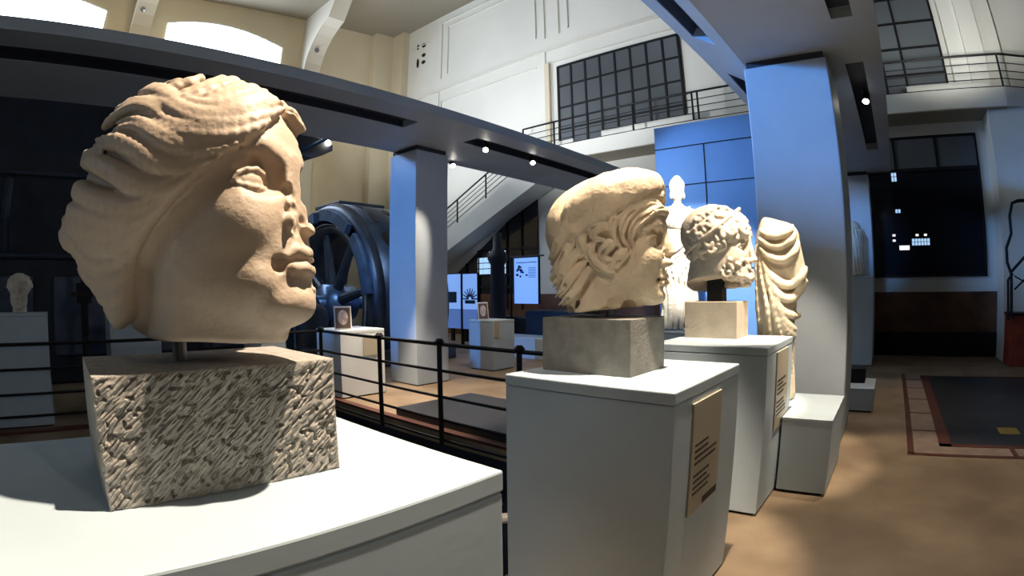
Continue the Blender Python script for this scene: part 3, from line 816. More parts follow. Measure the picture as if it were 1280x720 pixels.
# stair up to the gallery
b = BM(); prism(b, [(-18.45, GY, 0), (-18.45, GY, 1.23), (-9.2, GY, 5.82), (-9.2, GY, 5.0), (-17.4, GY, 1.2), (-17.9, GY, 0)], (0, .9, 0))
for i in range(26):
    x = -17.1 + i * .305; z = 1.88 + i * .152; box(b, x, x + .31, GY + .12, GY + .8, z - .1, z + .09)
tag(obj('staircase', b, WHITEWALL), 'white staircase rising to the gallery behind the pillars', 'staircase')
sp = [(-17.2, GY + .04, 1.9), (-10.4, GY + .04, 5.27)]
railing('stair_railing', 'black sloping railing on the white staircase', sp, [.8, .62, .46, .3, .12], [(-17.2 + i * 1.36, GY + .04, 1.9 + i * .674) for i in range(6)])
# blue exhibition wall
b = BM()
box(b, -3.72, -1.8, 8.05, 8.25, 0, 4.33); t = obj('exhibition_panel', b, PANEL)
b = BM(); box(b, -3.72, -1.8, 8.035, 8.05, 3.93, 3.945); box(b, -3.72, -1.8, 8.035, 8.05, 3.28, 3.292); box(b, -2.84, -2.828, 8.035, 8.05, 0, 3.93); box(b, -3.72, -1.8, 8.035, 8.05, 1.9, 1.912)
obj('panel_joint', b, BLACK, t)
tag(t, 'tall bright blue exhibition wall behind the robed statue', 'display wall')

# ------------------------------------------------------------------ plinths
def text_lines(b, x, ya, yb, z, n, h, face='x'):
    """rows of tiny illegible print as dark dashes"""
    rnd = random.Random(int(abs(z) * 1000))
    for i in range(n):
        if i == n // 2: continue
        zz = z - i * h; y = ya; end = ya + (yb - ya) * rnd.uniform(.55, 1)
        while y < end:
            w = rnd.uniform(.012, .04)
            if face == 'x': box(b, x, x + .0015, y, min(y + w, end), zz, zz + h * .38)
            else: box(b, y, min(y + w, end), x - .0015, x, zz, zz + h * .38)
            y += w + .007
def plinth(x0, x1, y0, y1, z1, label, m=PLINTH, cap=.055, gap=.02, plate=None, cat='plinth', words=True):
    t = thing('plinth', label, cat, ((x0 + x1) / 2, (y0 + y1) / 2, 0))
    b = BM(); box(b, x0, x1, y0, y1, gap, z1 - cap, .006); obj('body', b, m, t)
    b = BM(); box(b, x0 - .002, x1 + .002, y0 - .002, y1 + .002, z1 - cap + .003, z1, .006); obj('top_panel', b, m, t)
    b = BM(); box(b, x0 + .03, x1 - .03, y0 + .03, y1 - .03, 0, gap + .005); obj('base', b, BLACK, t)
    if plate:
        ya, yb, za, zb = plate
        b = BM(); box(b, x1 + .001, x1 + .012, ya, yb, za, zb, .003); p = obj('label_plate', b, LABEL, t); p['label'] = 'cream information plate'
        if not words: return t
        b = BM(); text_lines(b, x1 + .0122, ya + .03, yb - .05, za + (zb - za) * .62, 9, (zb - za) * .055)
        obj('print', b, INK, p)['kind'] = 'stuff'
        b = BM(); box(b, x1 + .0122, x1 + .0135, ya + (yb - ya) * .45, yb - .01, za + .01, za + .045); obj('logo_strip', b, INK, p)
    return t
plinth(-1.62, -.755, -.8, .835, 1.2, 'long pale grey plinth in front carrying the ridged stone block', plate=None)
plinth(-1.655, -.79, 1.86, 2.74, 1.2, 'grey plinth with a cream plate under the soft-capped head', plate=(2.05, 2.42, .60, 1.12))
plinth(-1.69, -.81, 3.5, 4.43, 1.2, 'tall grey plinth under the bearded head on a beige block', plate=(3.79, 4.22, .56, 1.14))
pl4 = thing('plinth', 'low grey plinth carrying the headless draped statue', 'plinth', (-.8, 4.7, 0))
for nm, m_, za, zb, e in (('base', BLACK, 0, .03, .03), ('body', PLINTH, .025, .59, 0), ('top_panel', PLINTH, .592, .61, -.002)):
    b = BM(); prism(b, [(-.79 + e, 4.05 + e, za), (-.39 - e, 4.05 + e, za), (-.39 - e, 5.04 - e, za), (-1.3 + e, 5.04 - e, za), (-1.3 + e, 4.46 + e, za), (-.79 + e, 4.46 + e, za)], (0, 0, zb - za)); obj(nm, b, m_, pl4)
t5 = plinth(-.95, -.15, 7.1, 7.95, .31, 'very low grey plinth on the floor beyond the large pillar', cap=.02)
plinth(-1.0, -.33, 11.35, 11.95, 1.8, 'tall slim blue-grey plinth at the far end of the aisle', cap=.04)
plinth(-7.65, -6.99, 7.5, 8.15, 1.0, 'cubic grey plinth with a small card on top, beyond the railing', plate=(7.53, 7.68, .66, .99), words=False)
plinth(-7.5, -6.75, 3.96, 4.76, 1.02, 'white plinth with a bust photograph on top, beside the railing', m=PLINTH_W, plate=(4.36, 4.62, .62, .93), words=False)
plinth(-7.95, -7.15, -.98, -.17, 1.36, 'dark blue-grey plinth under the small distant head', cap=.03)
plinth(-8.5, -7.75, .74, 1.5, 1.36, 'dim grey plinth seen just behind the back of the big head', cap=.03)
plinth(-3.1, -2.3, 6.05, 6.85, 1.06, 'grey plinth hidden behind the bearded head, carrying the white robed statue', cap=.03)
plinth(-8.6, -7.8, 3.12, 3.55, 1.02, 'pale plinth glimpsed under the neck of the big head', m=PLINTH_W)
b = BM(); box(b, -.62, -.3, 7.5, 7.9, .312, .5); tag(obj('dark_box', b, BLACK), 'small black box standing on the very low plinth', 'box')
def card(c, w, h, az, label):
    t = thing('picture_card', label, 'picture', c)
    a = math.radians(az); u = Vector((math.cos(a), -math.sin(a), 0)); n = Vector((math.sin(a), math.cos(a), 0)); up = (Vector((0, 0, 1)) - n * .25).normalized()
    def plate(nm, m, w, h, d, z0, par):
        b = BM(); p0 = Vector(c) + up * z0
        prism(b, [p0 - u * w / 2 + n * d, p0 + u * w / 2 + n * d, p0 + u * w / 2 + up * h + n * d, p0 - u * w / 2 + up * h + n * d], n * .006); return obj(nm, b, m, par)
    plate('card', PAPER, w, h, 0, .002, t); plate('photograph', WOODF, w * .86, h * .88, .007, h * .06, t)
    b = BM(); q = Vector(c) + up * (h * .52) + n * .014
    bmesh.ops.create_uvsphere(b, u_segments=16, v_segments=10, radius=1)
    for v in b.verts: v.co = q + u * v.co.x * w * .3 + up * v.co.z * h * .32 + n * v.co.y * .004
    obj('bust_image', b, PHOTO, t, True)
card((-6.92, 4.12, 1.022), .27, .36, 112, 'leaning framed photograph of a bust on the white plinth')
card((-7.35, 7.62, 1.002), .22, .36, 120, 'small portrait card standing on the cubic grey plinth')

# ------------------------------------------------------------------ mounting blocks
def rough_block(x0, x1, y0, y1, z0, z1):
    t = thing('stone_block', 'grey stone mounting block with a diagonally chiselled front under the broken-nosed head', 'stone block', ((x0 + x1) / 2, (y0 + y1) / 2, z0))
    ny, nz = 420, 210
    rng = np.random.default_rng(4)
    def vn(U, V, seed):
        T = np.random.default_rng(seed).random((400, 400)); i = np.floor(U).astype(int); j = np.floor(V).astype(int); a = U - i; c = V - j; a = a * a * (3 - 2 * a); c = c * c * (3 - 2 * c)
        i %= 399; j %= 399
        return (T[i, j] * (1 - a) + T[i + 1, j] * a) * (1 - c) + (T[i, j + 1] * (1 - a) + T[i + 1, j + 1] * a) * c
    Y, Z = np.meshgrid(np.linspace(0, y1 - y0, ny), np.linspace(0, z1 - z0, nz), indexing='ij')
    th = math.radians(40); u = Y * math.cos(th) + Z * math.sin(th); v = -Y * math.sin(th) + Z * math.cos(th) + 1
    w = v + .004 * (vn(u * 25 + 9, v * 25, 3) - .5)
    d = vn(u * 30 + 7, w * 210, 1) * .6 + vn(u * 80 + 3, w * 330, 2) * .4
    pit = np.clip(vn(Y * 90 + 3, Z * 90 + 5, 6) - .70, 0, 1) * 3.5 + np.clip(vn(u * 45, w * 240, 8) - .62, 0, 1) * 1.6
    D = (d - .5) * .0085 - pit * .012
    E = np.minimum(np.minimum(Y, y1 - y0 - Y), np.minimum(Z, z1 - z0 - Z)); D = D * np.clip(E / .008, 0.2, 1) - .003 * np.exp(-E / .003)
    b = BM(); g = [[b.verts.new((x1 + D[i, j], y0 + Y[i, j], z0 + Z[i, j])) for j in range(nz)] for i in range(ny)]
    for i in range(ny - 1):
        for j in range(nz - 1): b.faces.new((g[i][j], g[i + 1][j], g[i + 1][j + 1], g[i][j + 1]))
    B = {}
    edge = [(i, 0) for i in range(ny)] + [(ny - 1, j) for j in range(1, nz)] + [(i, nz - 1) for i in range(ny - 2, -1, -1)] + [(0, j) for j in range(nz - 2, 0, -1)]
    for (i, j) in edge: c = g[i][j].co; B[(i, j)] = b.verts.new((x0, y0 + Y[i, j], z0 + Z[i, j]))
    for k, e in enumerate(edge):
        f = edge[(k + 1) % len(edge)]; b.faces.new((g[f[0]][f[1]], g[e[0]][e[1]], B[e], B[f]))
    b.faces.new([B[e] for e in edge])
    bmesh.ops.recalc_face_normals(b, faces=b.faces[:])
    obj('block', b, STONE_R, t)
    return t
t = rough_block(-1.36, -1.02, .055, .58, 1.2, 1.453)
b = BM(); cyl(b, (-1.19, .272, 1.45), (0, 0, 1), .017, .09, 20); obj('rod', b, STEEL, t)
def smooth_block(x0, x1, y0, y1, z0, z1, m, label, rod, rm):
    t = thing('stone_block', label, 'stone block', ((x0 + x1) / 2, (y0 + y1) / 2, z0))
    b = BM(); box(b, x0, x1, y0, y1, z0, z1, .004); obj('block', b, m, t)
    b = BM()
    if rod[3] == 'round': cyl(b, (rod[0], rod[1], z1), (0, 0, 1), rod[2], rod[4], 20)
    else: box(b, rod[0] - rod[2], rod[0] + rod[2], rod[1] - rod[2], rod[1] + rod[2], z1, z1 + rod[4])
    obj('rod', b, rm, t)
smooth_block(-1.60, -1.105, 2.08, 2.45, 1.2, 1.462, STONE_D, 'dark grey stone mounting block under the soft-capped head', (-1.33, 2.27, .017, 'round', .07), STEEL)
smooth_block(-1.64, -1.19, 4.035, 4.38, 1.2, 1.49, STONE_L, 'smooth beige stone mounting block under the bearded head', (-1.42, 4.22, .065, 'box', .2), BLACK)

# ------------------------------------------------------------------ railing round the pit
RY, RX = 3.75, -6.97
px = [ony(p, q, RY)[0] for p, q in ((474, 421), (549, 429), (649, 440))]
railing('pit_railing', 'black iron railing with ball-topped posts round the machine pit', [(RX, -3.5, -.1), (RX, RY, -.1), (-1.9, RY, -.1)], [1.12, .83, .54, .28, .05],
        [(RX, y, -.1) for y in (-3.2, -1.4, .36, 2.05, RY)] + [(x, RY, -.1) for x in px] + [(-2.2, RY, -.1)], .021, .017, ptop=True)
b = BM(); box(b, -5.45, -2.4, 3.99, 5.35, 0, .10, .01); tag(obj('floor_platform', b, HATCH), 'low matt black platform on the floor behind the railing', 'platform')
b = BM(); tube(b, [(-3.9, 2.2, -.5), (-2.4, 3.7, -.35)], .05, 12); tag(obj('pit_pipe', b, mat('pipe_grey', (.3, .28, .26), .5)), 'grey pipe crossing the dark pit beside the plinth', 'pipe')
t = thing('pit_machine', 'dark machinery lying in the pit beneath the railing', 'machine', (-4.5, 2, -2.5))
b = BM(); box(b, -5.6, -3.2, .5, 2.9, -2.5, -.9, .05); obj('bed', b, ENGINE, t)
for i in range(4): b = BM(); cyl(b, (-5.2 + i * .6, 1.7, -.9), (0, 0, 1), .2, .35, 16); obj('cylinder_head', b, DARKSTEEL, t)
b = BM()
for i in range(2): tube(b, [(-6.6, 3.3 - i * .06, -.32), (-3.0, 3.3 - i * .06, -.32)], .02, 8)
tag(obj('pit_conduit', b, STEEL), 'pair of thin steel conduits along the pit edge', 'pipe')
b = BM(); prism(b, [(-3.45, 4.35, 0), (-3.05, 4.35, 0), (-2.98, 4.35, .52), (-3.55, 4.35, .52)], (0, .3, 0)); tag(obj('waste_bin', b, PLINTH), 'grey flared bin half hidden behind the nearer plinth', 'bin')

# ------------------------------------------------------------------ the generator
t = thing('generator', 'huge dark blue electric generator wheel with pierced casing beside the pillar', 'machine', (-11.56, 7.2, 0))
gc = Vector((-11.56, 6.3, 1.32)); GR = 2.44
def ring(b, r0, r1, y0, y1, a0=0, a1=2 * PI, seg=64, rr=None):
    n = int(seg * (a1 - a0) / (2 * PI)) + 1; S = []
    for i in range(n + 1):
        a = a0 + (a1 - a0) * i / n; c, s_ = math.cos(a), math.sin(a)
        S.append([b.verts.new((gc.x + r * c, y, gc.z + r * s_)) for r, y in ((r0, y0), (r1, y0), (r1 if rr is None else rr, y1), (r0, y1))])
    for A, B2 in zip(S, S[1:]):
        for k in range(4): b.faces.new((A[k], B2[k], B2[(k + 1) % 4], A[(k + 1) % 4]))
    if a1 - a0 < 6.2: b.faces.new(S[0]); b.faces.new(S[-1][::-1])
    bmesh.ops.recalc_face_normals(b, faces=b.faces[:])
b = BM(); ring(b, 2.2, GR - .12, 6.3, 6.5, rr=GR); ring(b, 2.2, GR, 6.5, 8.3); obj('casing', b, DARKSTEEL, t, True)
for row, y in enumerate((6.85, 7.45, 8.0)):
    for i in range(20):
        a = (i + .5 * (row % 2)) / 20 * 2 * PI
        if math.sin(a) < -.3: continue
        b = BM(); c0 = gc + Vector((math.cos(a) * GR, y - gc.y, math.sin(a) * GR)); tv = Vector((-math.sin(a), 0, math.cos(a))); nv = Vector((math.cos(a), 0, math.sin(a)))
        prism(b, [c0 + tv * .2 * math.cos(q) + Vector((0, 1, 0)) * .1 * math.sin(q) - nv * .02 for q in np.linspace(0, 2 * PI, 15)[:-1]], nv * .026); obj('vent', b, BLACK, t)
for a0 in (.1, .9, 1.7, 2.5): b = BM(); ring(b, 2.0, 2.26, 6.16, 6.3, a0, a0 + .66); obj('brush_arc', b, BLUESTEEL, t)
b = BM(); ring(b, 1.75, 1.92, 6.35, 7.6); obj('rotor_rim', b, DARKSTEEL, t, True)
b = BM(); ring(b, 1.90, 1.93, 6.30, 6.36); obj('collector_ring', b, BRIGHTSTEEL, t, True)
for i in range(8):
    a = i / 8 * 2 * PI + .2; b = BM(); tube(b, [gc + Vector((math.cos(a) * .3, .3, math.sin(a) * .3)), gc + Vector((math.cos(a) * 1.8, .3, math.sin(a) * 1.8))], [.14, .09], 10); obj('spoke', b, DARKSTEEL, t)
b = BM(); cyl(b, gc + Vector((0, -1.0, 0)), (0, 1, 0), .18, 3.4, 20); cyl(b, gc, (0, 1, 0), .45, .8, 28); obj('shaft', b, BLUESTEEL, t, True)
b = BM(); box(b, -14.0, -9.1, 6.2, 8.5, 0, .35, .03); obj('bed', b, DARKSTEEL, t)
b = BM(); box(b, -12.1, -11.0, 5.2, 6.0, 0, 1.0, .05); cyl(b, (-11.56, 5.2, 1.05), (0, 1, 0), .5, .8, 28); obj('bearing', b, BLUESTEEL, t, True)
b = BM(); box(b, -12.6, -11.3, 6.6, 8.0, gc.z + GR - .02, gc.z + GR + .08, .02); obj('cover_plate', b, DARKSTEEL, t)
t = thing('oil_tank', 'squat black upright tank behind the railing near the big head', 'tank', (-8.3, 4.25, 0))
b = BM(); lathe(b, [(.30, 0), (.30, 1.15), (.27, 1.28), (.18, 1.36), (.05, 1.4)], (-8.35, 4.32, 0), 28); obj('body', b, ENGINE, t, True)
b = BM(); lathe(b, [(.31, 0), (.315, .02), (.31, .05)], (-8.35, 4.32, .6), 28); obj('band', b, DARKSTEEL, t, True)

# ------------------------------------------------------------------ the diesel engine filling the left background
t = thing('diesel_engine', 'long dark diesel engine filling the shadow behind the big head', 'machine', (-12.5, 0, 0))
b = BM(); box(b, -14.5, -10.5, -8, 4.6, 0, 2.2, .05); obj('crankcase', b, ENGINE, t)
b = BM(); box(b, -14.2, -10.9, -8, 3.5, 2.2, 5.7, .08); obj('cylinder_block', b, ENGINE, t)
for i in range(8): b = BM(); box(b, -10.5, -10.42, -7.6 + i * 1.5, -6.5 + i * 1.5, .5, 1.9, .03); obj('inspection_door', b, DARKSTEEL, t)
for i in range(8): b = BM(); tube(b, [(-10.7, -7.1 + i * 1.5, 2.3), (-10.4, -7.1 + i * 1.5, 2.9), (-10.7, -7.1 + i * 1.5, 3.6)], .09, 10); obj('pipe', b, DARKSTEEL, t)
b = BM(); tube(b, [(-10.55, -8, 2.25), (-10.55, 4.6, 2.25)], .05, 8); tube(b, [(-10.75, -8, 3.75), (-10.75, 3.5, 3.75)], .04, 8); obj('long_pipe', b, DARKSTEEL, t)
t = thing('valve_pipe', 'slim black vertical pipe with a valve beside the far plinth', 'pipe', (-8.6, .38, 0))
b = BM(); cyl(b, (-8.7, .42, 0), (0, 0, 1), .06, 2.7, 12); obj('pipe', b, BLACK, t)
b = BM(); cyl(b, (-8.7, .42, 1.45), (0, 0, 1), .13, .3, 12); box(b, -8.85, -8.55, .22, .62, 1.55, 1.62); obj('valve', b, BLACK, t)

# ------------------------------------------------------------------ information boards and dark fittings in the middle distance
def board(x0, x1, y, z0, z1, label, kind):
    t = thing('information_board', label, 'information board', ((x0 + x1) / 2, y, z0))
    zm = z0 + (z1 - z0) * .36
    b = BM(); box(b, x0, x1, y, y + .03, zm, z1); obj('upper_panel', b, BOARD, t)
    b = BM(); box(b, x0, x1, y, y + .03, z0, zm); obj('lower_panel', b, BOARD_D if kind != 'tv' else BOARD, t)
    b = BM(); box(b, x0 - .03, x0, y - .01, y + .05, 0 if kind != 'tv' else z0, z1 + .02); box(b, x0 - .03, x1 + .03, y - .005, y + .045, z1, z1 + .03); box(b, x1, x1 + .03, y - .01, y + .05, 0 if kind != 'tv' else z0, z1 + .02); obj('frame', b, BLACK, t)
    b = BM(); w = x1 - x0
    if kind == 'a': box(b, x0 + w * .1, x0 + w * .75, y - .004, y, zm + .18, zm + .5)
    elif kind == 'b':
        for i in range(9):
            a = PI * i / 8; c = Vector((x0 + w * .5, y - .002, zm + .3)); d = Vector((math.cos(a), 0, math.sin(a))); q = Vector((-d.z, 0, d.x)) * .025
            prism(b, [c + d * .06 - q, c + d * .3 - q * .6, c + d * .3 + q * .6, c + d * .06 + q], (0, -.003, 0))
        box(b, x0 + w * .15, x0 + w * .85, y - .004, y, zm + .16, zm + .26)
    else:
        rnd = random.Random(8)
        box(b, x0 + .08, x1 - .05, y - .003, y, z1 - .13, z1 - .11)
        for i in range(16): X = x0 + .06 + rnd.random() * w * .42; Z = zm + .22 + rnd.random() * .3; box(b, X, X + .06, y - .004, y, Z, Z + .05)
        for i in range(7): box(b, x0 + w * .6, x1 - .07, y - .003, y, zm + .25 + i * .04, zm + .262 + i * .04)
    obj('picture', b, BOARD_P, t)
    return t
board(-11.75, -11.03, 10.5, .49, 2.07, 'glowing blue board with a wide photograph, nearest the pillar', 'a')
board(-10.95, -10.36, 10.5, .49, 2.06, 'glowing blue board with a radiating picture, behind the cubic plinth', 'b')
tv = board(-9.0, -8.2, 10.5, 1.24, 2.42, 'hanging pale blue board with small pictures and print, beside the dark column', 'tv')
b = BM(); tube(b, [(-9.15, 10.55, 2.46), (-8.05, 10.55, 2.46)], .02, 8); tube(b, [(-9.15, 10.55, 0), (-9.15, 10.55, 2.46)], .03, 8); obj('stand', b, BLACK, tv)
t = thing('cast_iron_column', 'thick black machine column beyond the cubic plinth', 'column', (-9.7, 10.9, 0)); t['category'] = 'machine'
b = BM(); lathe(b, [(.34, 0), (.34, .3), (.22, .45), (.2, 2.3), (.28, 2.45), (.28, 2.6), (.14, 2.75), (.12, 3.2)], (-9.95, 10.9, 0), 24); obj('column', b, ENGINE, t, True)
b = BM(); box(b, -10.3, -9.0, 11.05, 11.6, 0, .85, .04); obj('machine_bed', b, ENGINE, t)
b = BM(); box(b, -8.8, -6.9, 10.7, 11.4, 0, 1.05, .03); tag(obj('machine_cabinet', b, ENGINE), 'low black machine cabinet under the hanging board', 'cabinet')
b = BM(); box(b, -9.2, -6.4, 9.4, 10.2, 0, .48, .01); tag(obj('grey_bench', b, PLINTH), 'low grey bench beyond the cubic plinth', 'bench')
t = thing('grey_duct', 'pale horizontal duct under the lit panes', 'duct', (-12.1, 11.4, 0))
b = BM(); box(b, -12.8, -11.4, 11.2, 11.6, 1.35, 1.75, .02); obj('duct', b, PLINTH, t)
b = BM(); box(b, -12.4, -12.3, 11.35, 11.45, 0, 1.36); obj('leg', b, BLACK, t)
b = BM(); box(b, -11.8, -11.7, 11.35, 11.45, 0, 1.36); obj('leg', b, BLACK, t)
t = thing('stanchion', 'short black ornate stanchion right of the middle pillar', 'stanchion', (-9.0, 8.0, 0))
b = BM(); lathe(b, [(.16, 0), (.16, .06), (.05, .12), (.04, .4), (.08, .46), (.04, .52), (.035, 1.0), (.08, 1.06), (.05, 1.14), (.1, 1.2), (.02, 1.24)], (-9.75, 8.75, 0), 16); obj('pole', b, BLACK, t, True)

# ------------------------------------------------------------------ floor hatch on the right
t = thing('floor_hatch', 'dark floor hatch framed by a red-brown tiled border', 'floor hatch', (1.8, 7.9, 0))
b = BM(); box(b, .30, .37, 5.40, 10.45, 0, .006); box(b, .30, 3.6, 5.36, 5.43, 0, .006); box(b, .66, .80, 5.7, 10.3, 0, .008); box(b, .66, 3.6, 5.7, 5.80, 0, .008); box(b, .66, 3.6, 10.2, 10.3, 0, .008)
for y in (6.3, 7.2, 8.1, 9.0, 9.8): box(b, .37, .66, y, y + .04, 0, .006)
for x in (1.45, 2.4): box(b, x, x + .06, 5.43, 5.7, 0, .006)
obj('border', b, RUST, t)
b = BM(); box(b, .37, .66, 5.43, 10.3, 0, .004); box(b, .66, 3.6, 5.43, 5.7, 0, .004); obj('tile_strip', b, TILE, t)
b = BM(); box(b, .8, 3.6, 5.8, 10.2, 0, .006); obj('hatch_cover', b, HATCH, t)
b = BM(); box(b, 1.46, 1.72, 6.26, 6.56, .006, .008); p = obj('sticker', b, YELLOW, t); p['label'] = 'yellow sticker'

# ------------------------------------------------------------------ iron stair at the right edge
t = thing('red_step_block', 'dark red base block at the right edge below the iron handrail', 'base block', (3.2, 11.9, 0))
b = BM(); box(b, 2.74, 4.6, 11.6, 12.3, 0, 1.0, .02); obj('block', b, REDP, t)
b = BM(); box(b, 2.72, 4.6, 11.58, 12.3, 1.0, 1.05, .01); obj('top', b, BLACK, t)
t = thing('iron_handrail', 'curved black iron handrail of a stair at the far right', 'handrail', (2.9, 12.0, 1.05))
hy = 11.5
hp = [ony(x, y, hy) for x, y in ((1290, 250), (1272, 251), (1265, 254), (1262, 270), (1264, 292), (1258, 310), (1259, 328), (1264, 342), (1264, 397))]
b = BM(); tube(b, hp, .035, 8); obj('handrail', b, BLACK, t)
hp = [ony(x, y, hy) for x, y in ((1264, 340), (1280, 322), (1300, 305))]
b = BM(); tube(b, hp, .03, 8); obj('rail', b, BLACK, t)
b = BM(); tube(b, [ony(x, y, hy) for x, y in ((1260, 400), (1260, 350), (1266, 342))], .03, 8); tube(b, [ony(x, y, hy) for x, y in ((1268, 362), (1295, 335))], .02, 8); tube(b, [ony(x, y, hy) for x, y in ((1268, 345), (1290, 358))], .015, 8); obj('brace', b, BLACK, t)

# ------------------------------------------------------------------ spotlights
def spotlight(loc, aim, label, group=None):
    t = thing('spotlight', label, 'spotlight', loc, group)
    d = (Vector(aim) - Vector(loc)).normalized(); L = Vector(loc)
    b = BM(); tube(b, [L - d * .16, L - d * .02], [.045, .055], 16); obj('housing', b, BLACK, t)
    b = BM(); tube(b, [L - d * .1, Vector((loc[0], loc[1], 4.18))], .015, 8); obj('bracket', b, BLACK, t)
    b = BM(); tube(b, [L - d * .022, L - d * .012], .045, 16); obj('lens', b, LAMPGLOW, t)
    return t
S1 = (-6.06, 6.35, 3.98); S2 = (-6.06, 7.65, 3.98); S3 = (-.10, 7.15, 3.98)
spotlight(S1, (-5.2, 5.0, 2.5), 'lit spotlight in the beam slot just right of the middle pillar')
spotlight(S2, (-5.0, 7.0, 2.5), 'small spotlight further along the same beam slot')
spotlight(S3, (-.35, 6.4, 2.5), 'lit spotlight in the dark slot above the large pillar')
t = spotlight((-7.3, 6.75, 3.98), (-6.8, 6.5, 3.4), 'bright spotlight peeking out at the top right of the middle pillar')
p0 = onx(408, 179, -8.6)
t = thing('crane_lamp', 'black angular lamp housing just right of the big head', 'lamp', tuple(p0))
b = BM(); x, y, z = p0
prism(b, [(x, y - .75, z + .12), (x, y + .05, z + .05), (x, y + .14, z - .03), (x, y + .14, z - .13), (x, y - .3, z - .32), (x, y - .75, z - .3)], (-.4, 0, 0)); obj('housing', b, ENGINE, t)
b = BM(); bmesh.ops.create_uvsphere(b, u_segments=14, v_segments=10, radius=.055)
for v in b.verts: v.co += Vector((x + .03, y + .02, z + .0))
obj('lamp', b, LAMPGLOW, t, True)
b = BM(); tube(b, [(x - .2, y - .5, z + .1), (x - .2, y - .5, 4.15)], .03, 8); tube(b, [(x - .2, y - .5, 4.15), (-7.5, y - .5, 4.15)], .03, 8); obj('bracket', b, ENGINE, t)

# ------------------------------------------------------------------ sculpture
head_one(); head_two(); head_three(); statue_two(); statue_one()
def small_head(org, az, sc, label):
    s = Sculpt((-12, -11, -14), (12, 11, 13), .3, org, az, sc); c = s.c
    face(c, {}); c.cap((-1, 0, -5), (-2, 0, -14), 5.2, 5.6, 1.5); c.ell((-1.6, 0, 4.2), (9.8, 9.4, 7.4), 1.0)
    rnd = random.Random(1)
    for k in range(150):
        a = rnd.uniform(0, 2 * PI); e = rnd.uniform(-.1, 1.5); v = np.array([math.cos(a) * math.cos(e) * 9.8 - 1.6, math.sin(a) * math.cos(e) * 9.4, 4.2 + 7.4 * math.sin(e)])
        if v[0] > 5.5 and v[2] < 7: continue
        c.ell(v, rnd.uniform(.8, 1.3), .4)
    tag(s.make('marble_head', M_MARBLE3), label, 'sculpture')
small_head((-7.55, -.56, 1.62), 95, .0185, 'small curly-haired marble head far off on the dark plinth')
s = Sculpt((-3, -3, -6.5), (3, 3, 6.5), .12, (-.74, 11.65, 2.40), 150, .095); c = s.c
c.ell((0, 0, 2.5), (1.4, 2.1, 3.2), 0); c.cap((0, -.4, 1), (0, -.5, -6), 1.7, 1.4, 1); c.cap((0, .5, 1), (0, .6, -6), 1.6, 1.3, 1); c.ell((0, 0, 4.7), (1.1, 1.6, 1.0), .6)
for k in range(16):
    a = k / 16 * 2 * PI; c.cap((1.5 * math.cos(a), 2.0 * math.sin(a), 3.5), (1.6 * math.cos(a + .5), 2.1 * math.sin(a + .5), -5.8), .3, .34, .25)
c.plane((0, 0, -6.2), (0, 0, -1), .1)
tag(s.make('draped_statue', M_STAT), 'draped marble torso glimpsed behind the edge of the large pillar', 'statue')

# ------------------------------------------------------------------ light
def spot(loc, to, e, col=(1, .84, .66), ang=50, size=.04, blend=.4):
    d = bpy.data.lights.new('spot', 'SPOT'); d.energy = e; d.color = col; d.spot_size = math.radians(ang); d.spot_blend = blend; d.shadow_soft_size = size
    o = bpy.data.objects.new('spot', d); C.objects.link(o); o.location = loc; o.rotation_euler = (Vector(to) - Vector(loc)).to_track_quat('-Z', 'Y').to_euler()
def area(loc, to, e, col, sx, sy):
    d = bpy.data.lights.new('area', 'AREA'); d.energy = e; d.color = col; d.shape = 'RECTANGLE'; d.size = sx; d.size_y = sy
    o = bpy.data.objects.new('area', d); C.objects.link(o); o.location = loc; o.rotation_euler = (Vector(to) - Vector(loc)).to_track_quat('-Z', 'Y').to_euler()
WARM = (1, .83, .64)
spot((-.54, 1.2, 4.02), (-1.12, .3, 1.6), 880, WARM, 50, .03)
spot((4.6, 2.0, 3.8), (-1.0, 1.8, 1.5), 120, (1, .86, .72), 70, .25, .5)  # added fill for the near cheek and plinth sides, no fixture there
area((-4, -8.4, 4.2), (-1.5, 3, 1), 115, (.72, .87, 1), 6, 3)  # added cool fill for the plinth fronts, out of view
spot((-.72, 2.05, 4.02), (-1.3, 2.3, 1.7), 1000, WARM, 44)
spot((-.3, .4, 4.02), (-1.35, 2.2, 1.85), 130, WARM, 22)
spot((-.5, 3.7, 4.02), (-1.35, 4.2, 1.7), 750, WARM, 36)
spot((-.2, 3.9, 4.02), (-.95, 4.6, 1.4), 550, WARM, 40)
spot((-1.75, 4.5, 3.95), (-2.6, 6.45, 2.5), 1500, (1, .95, .86), 42)
spot(S1, (-6.7, 4.3, .9), 550, WARM, 45)
spot((-6.06, 7.0, 4.0), (-7.2, 7.7, .9), 200, WARM, 50)
spot(S3, (.3, 7.3, 0), 110, WARM, 60)
spot((-.1, 4.7, 4.0), (.5, 4.2, 0), 260, WARM, 60)
spot((-.1, 8.8, 4.0), (.2, 8.2, 0), 50, WARM, 50)
spot((-6.06, 4.2, 4.0), (-5.6, 4.9, 0), 1000, WARM, 55)
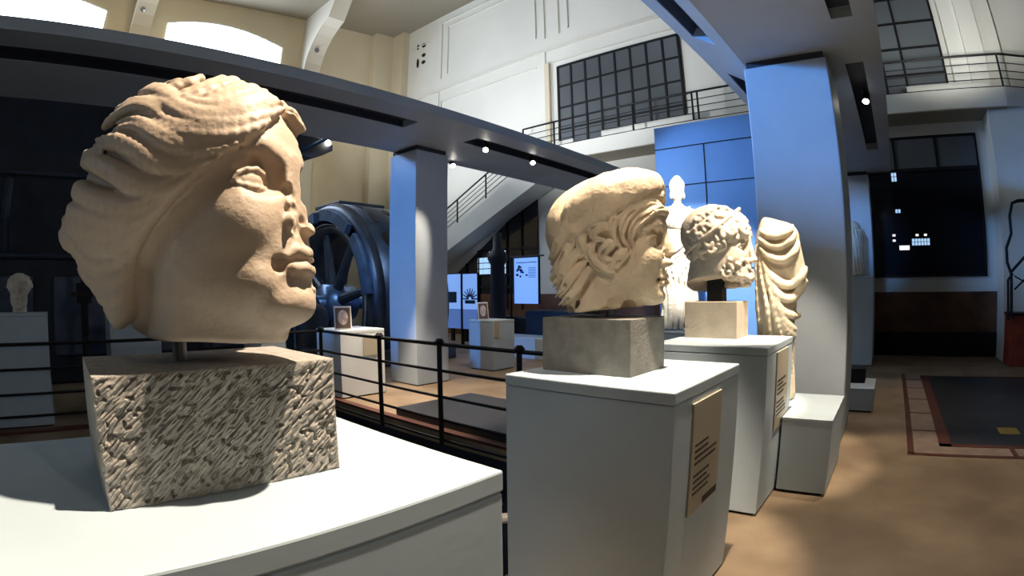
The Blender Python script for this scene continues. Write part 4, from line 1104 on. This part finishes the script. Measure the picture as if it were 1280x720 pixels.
BLUE = (.08, .36, 1.0)  # blue spots below are added without fixtures to tint pillars, chamfer and panel
spot((-7.6, 3.6, 3.9), (-10.8, 6.6, 2.6), 260, (.6, .78, 1), 55, .1, .5)
for yc in (5.3, -1.9): area((LX + .25, yc, 9.4), (0, yc - 1, 0), 220, (.4, .62, 1), 4.6, 3.4)
spot((-12.2, -6, 6.3), (-.9, 5.5, 3.3), 8500, BLUE, 14, .9, .6)
spot((-10.0, -7, 5.4), (-7.3, 5.5, 2.7), 4600, BLUE, 22, .3, .5)
spot((-9, -5, 6.0), (-2.2, 3.5, 4.4), 3600, BLUE, 19, .3, .6)
spot((-1.6, 7.0, 3.9), (-.7, 12, 2.8), 520, (.14, .40, 1.0), 20, .3, .6)
spot((-4.4, 5.6, 3.9), (-2.9, 8, 3.1), 230, (.35, .62, 1.0), 60, .1, .6)
for x in (-14, -8): spot((x, 7.2, 4.5), (x, BY, 10.2), 1350, (.95, .97, 1), 100, .3, .7)  # added uplights, here and in the next lines, to brighten the upper walls
spot((2, 9.4, 5.35), (2, BY, 10), 600, (1, .98, .92), 98, .3, .7)
spot((-11, 5.0, 4.7), (LX, 5.5, 9), 800, (1, .76, .42), 110, .3, .7)
spot((-12.5, -1.0, 6.2), (LX, -1.5, 10), 420, (1, .76, .42), 100, .3, .7)
w = bpy.data.worlds.new('world'); bpy.context.scene.world = w; w.use_nodes = True
w.node_tree.nodes['Background'].inputs[0].default_value = (.45, .55, .75, 1); w.node_tree.nodes['Background'].inputs[1].default_value = .06
vs = bpy.context.scene.view_settings; vs.view_transform = 'Standard'; vs.look = 'None'; vs.exposure = 0; vs.gamma = 1; vs.use_curve_mapping = False

GROUPS = {'plinth': 'painted exhibition plinths', 'marble_head': 'marble heads on display', 'stone_block': 'stone mounting blocks', 'spotlight': 'spotlights in the beam slots', 'information_board': 'blue information boards', 'picture_card': 'portrait cards on plinths'}
for o in bpy.data.objects:
    k = o.name.split('.')[0]
    if o.parent is None and k in GROUPS: o['group'] = GROUPS[k]
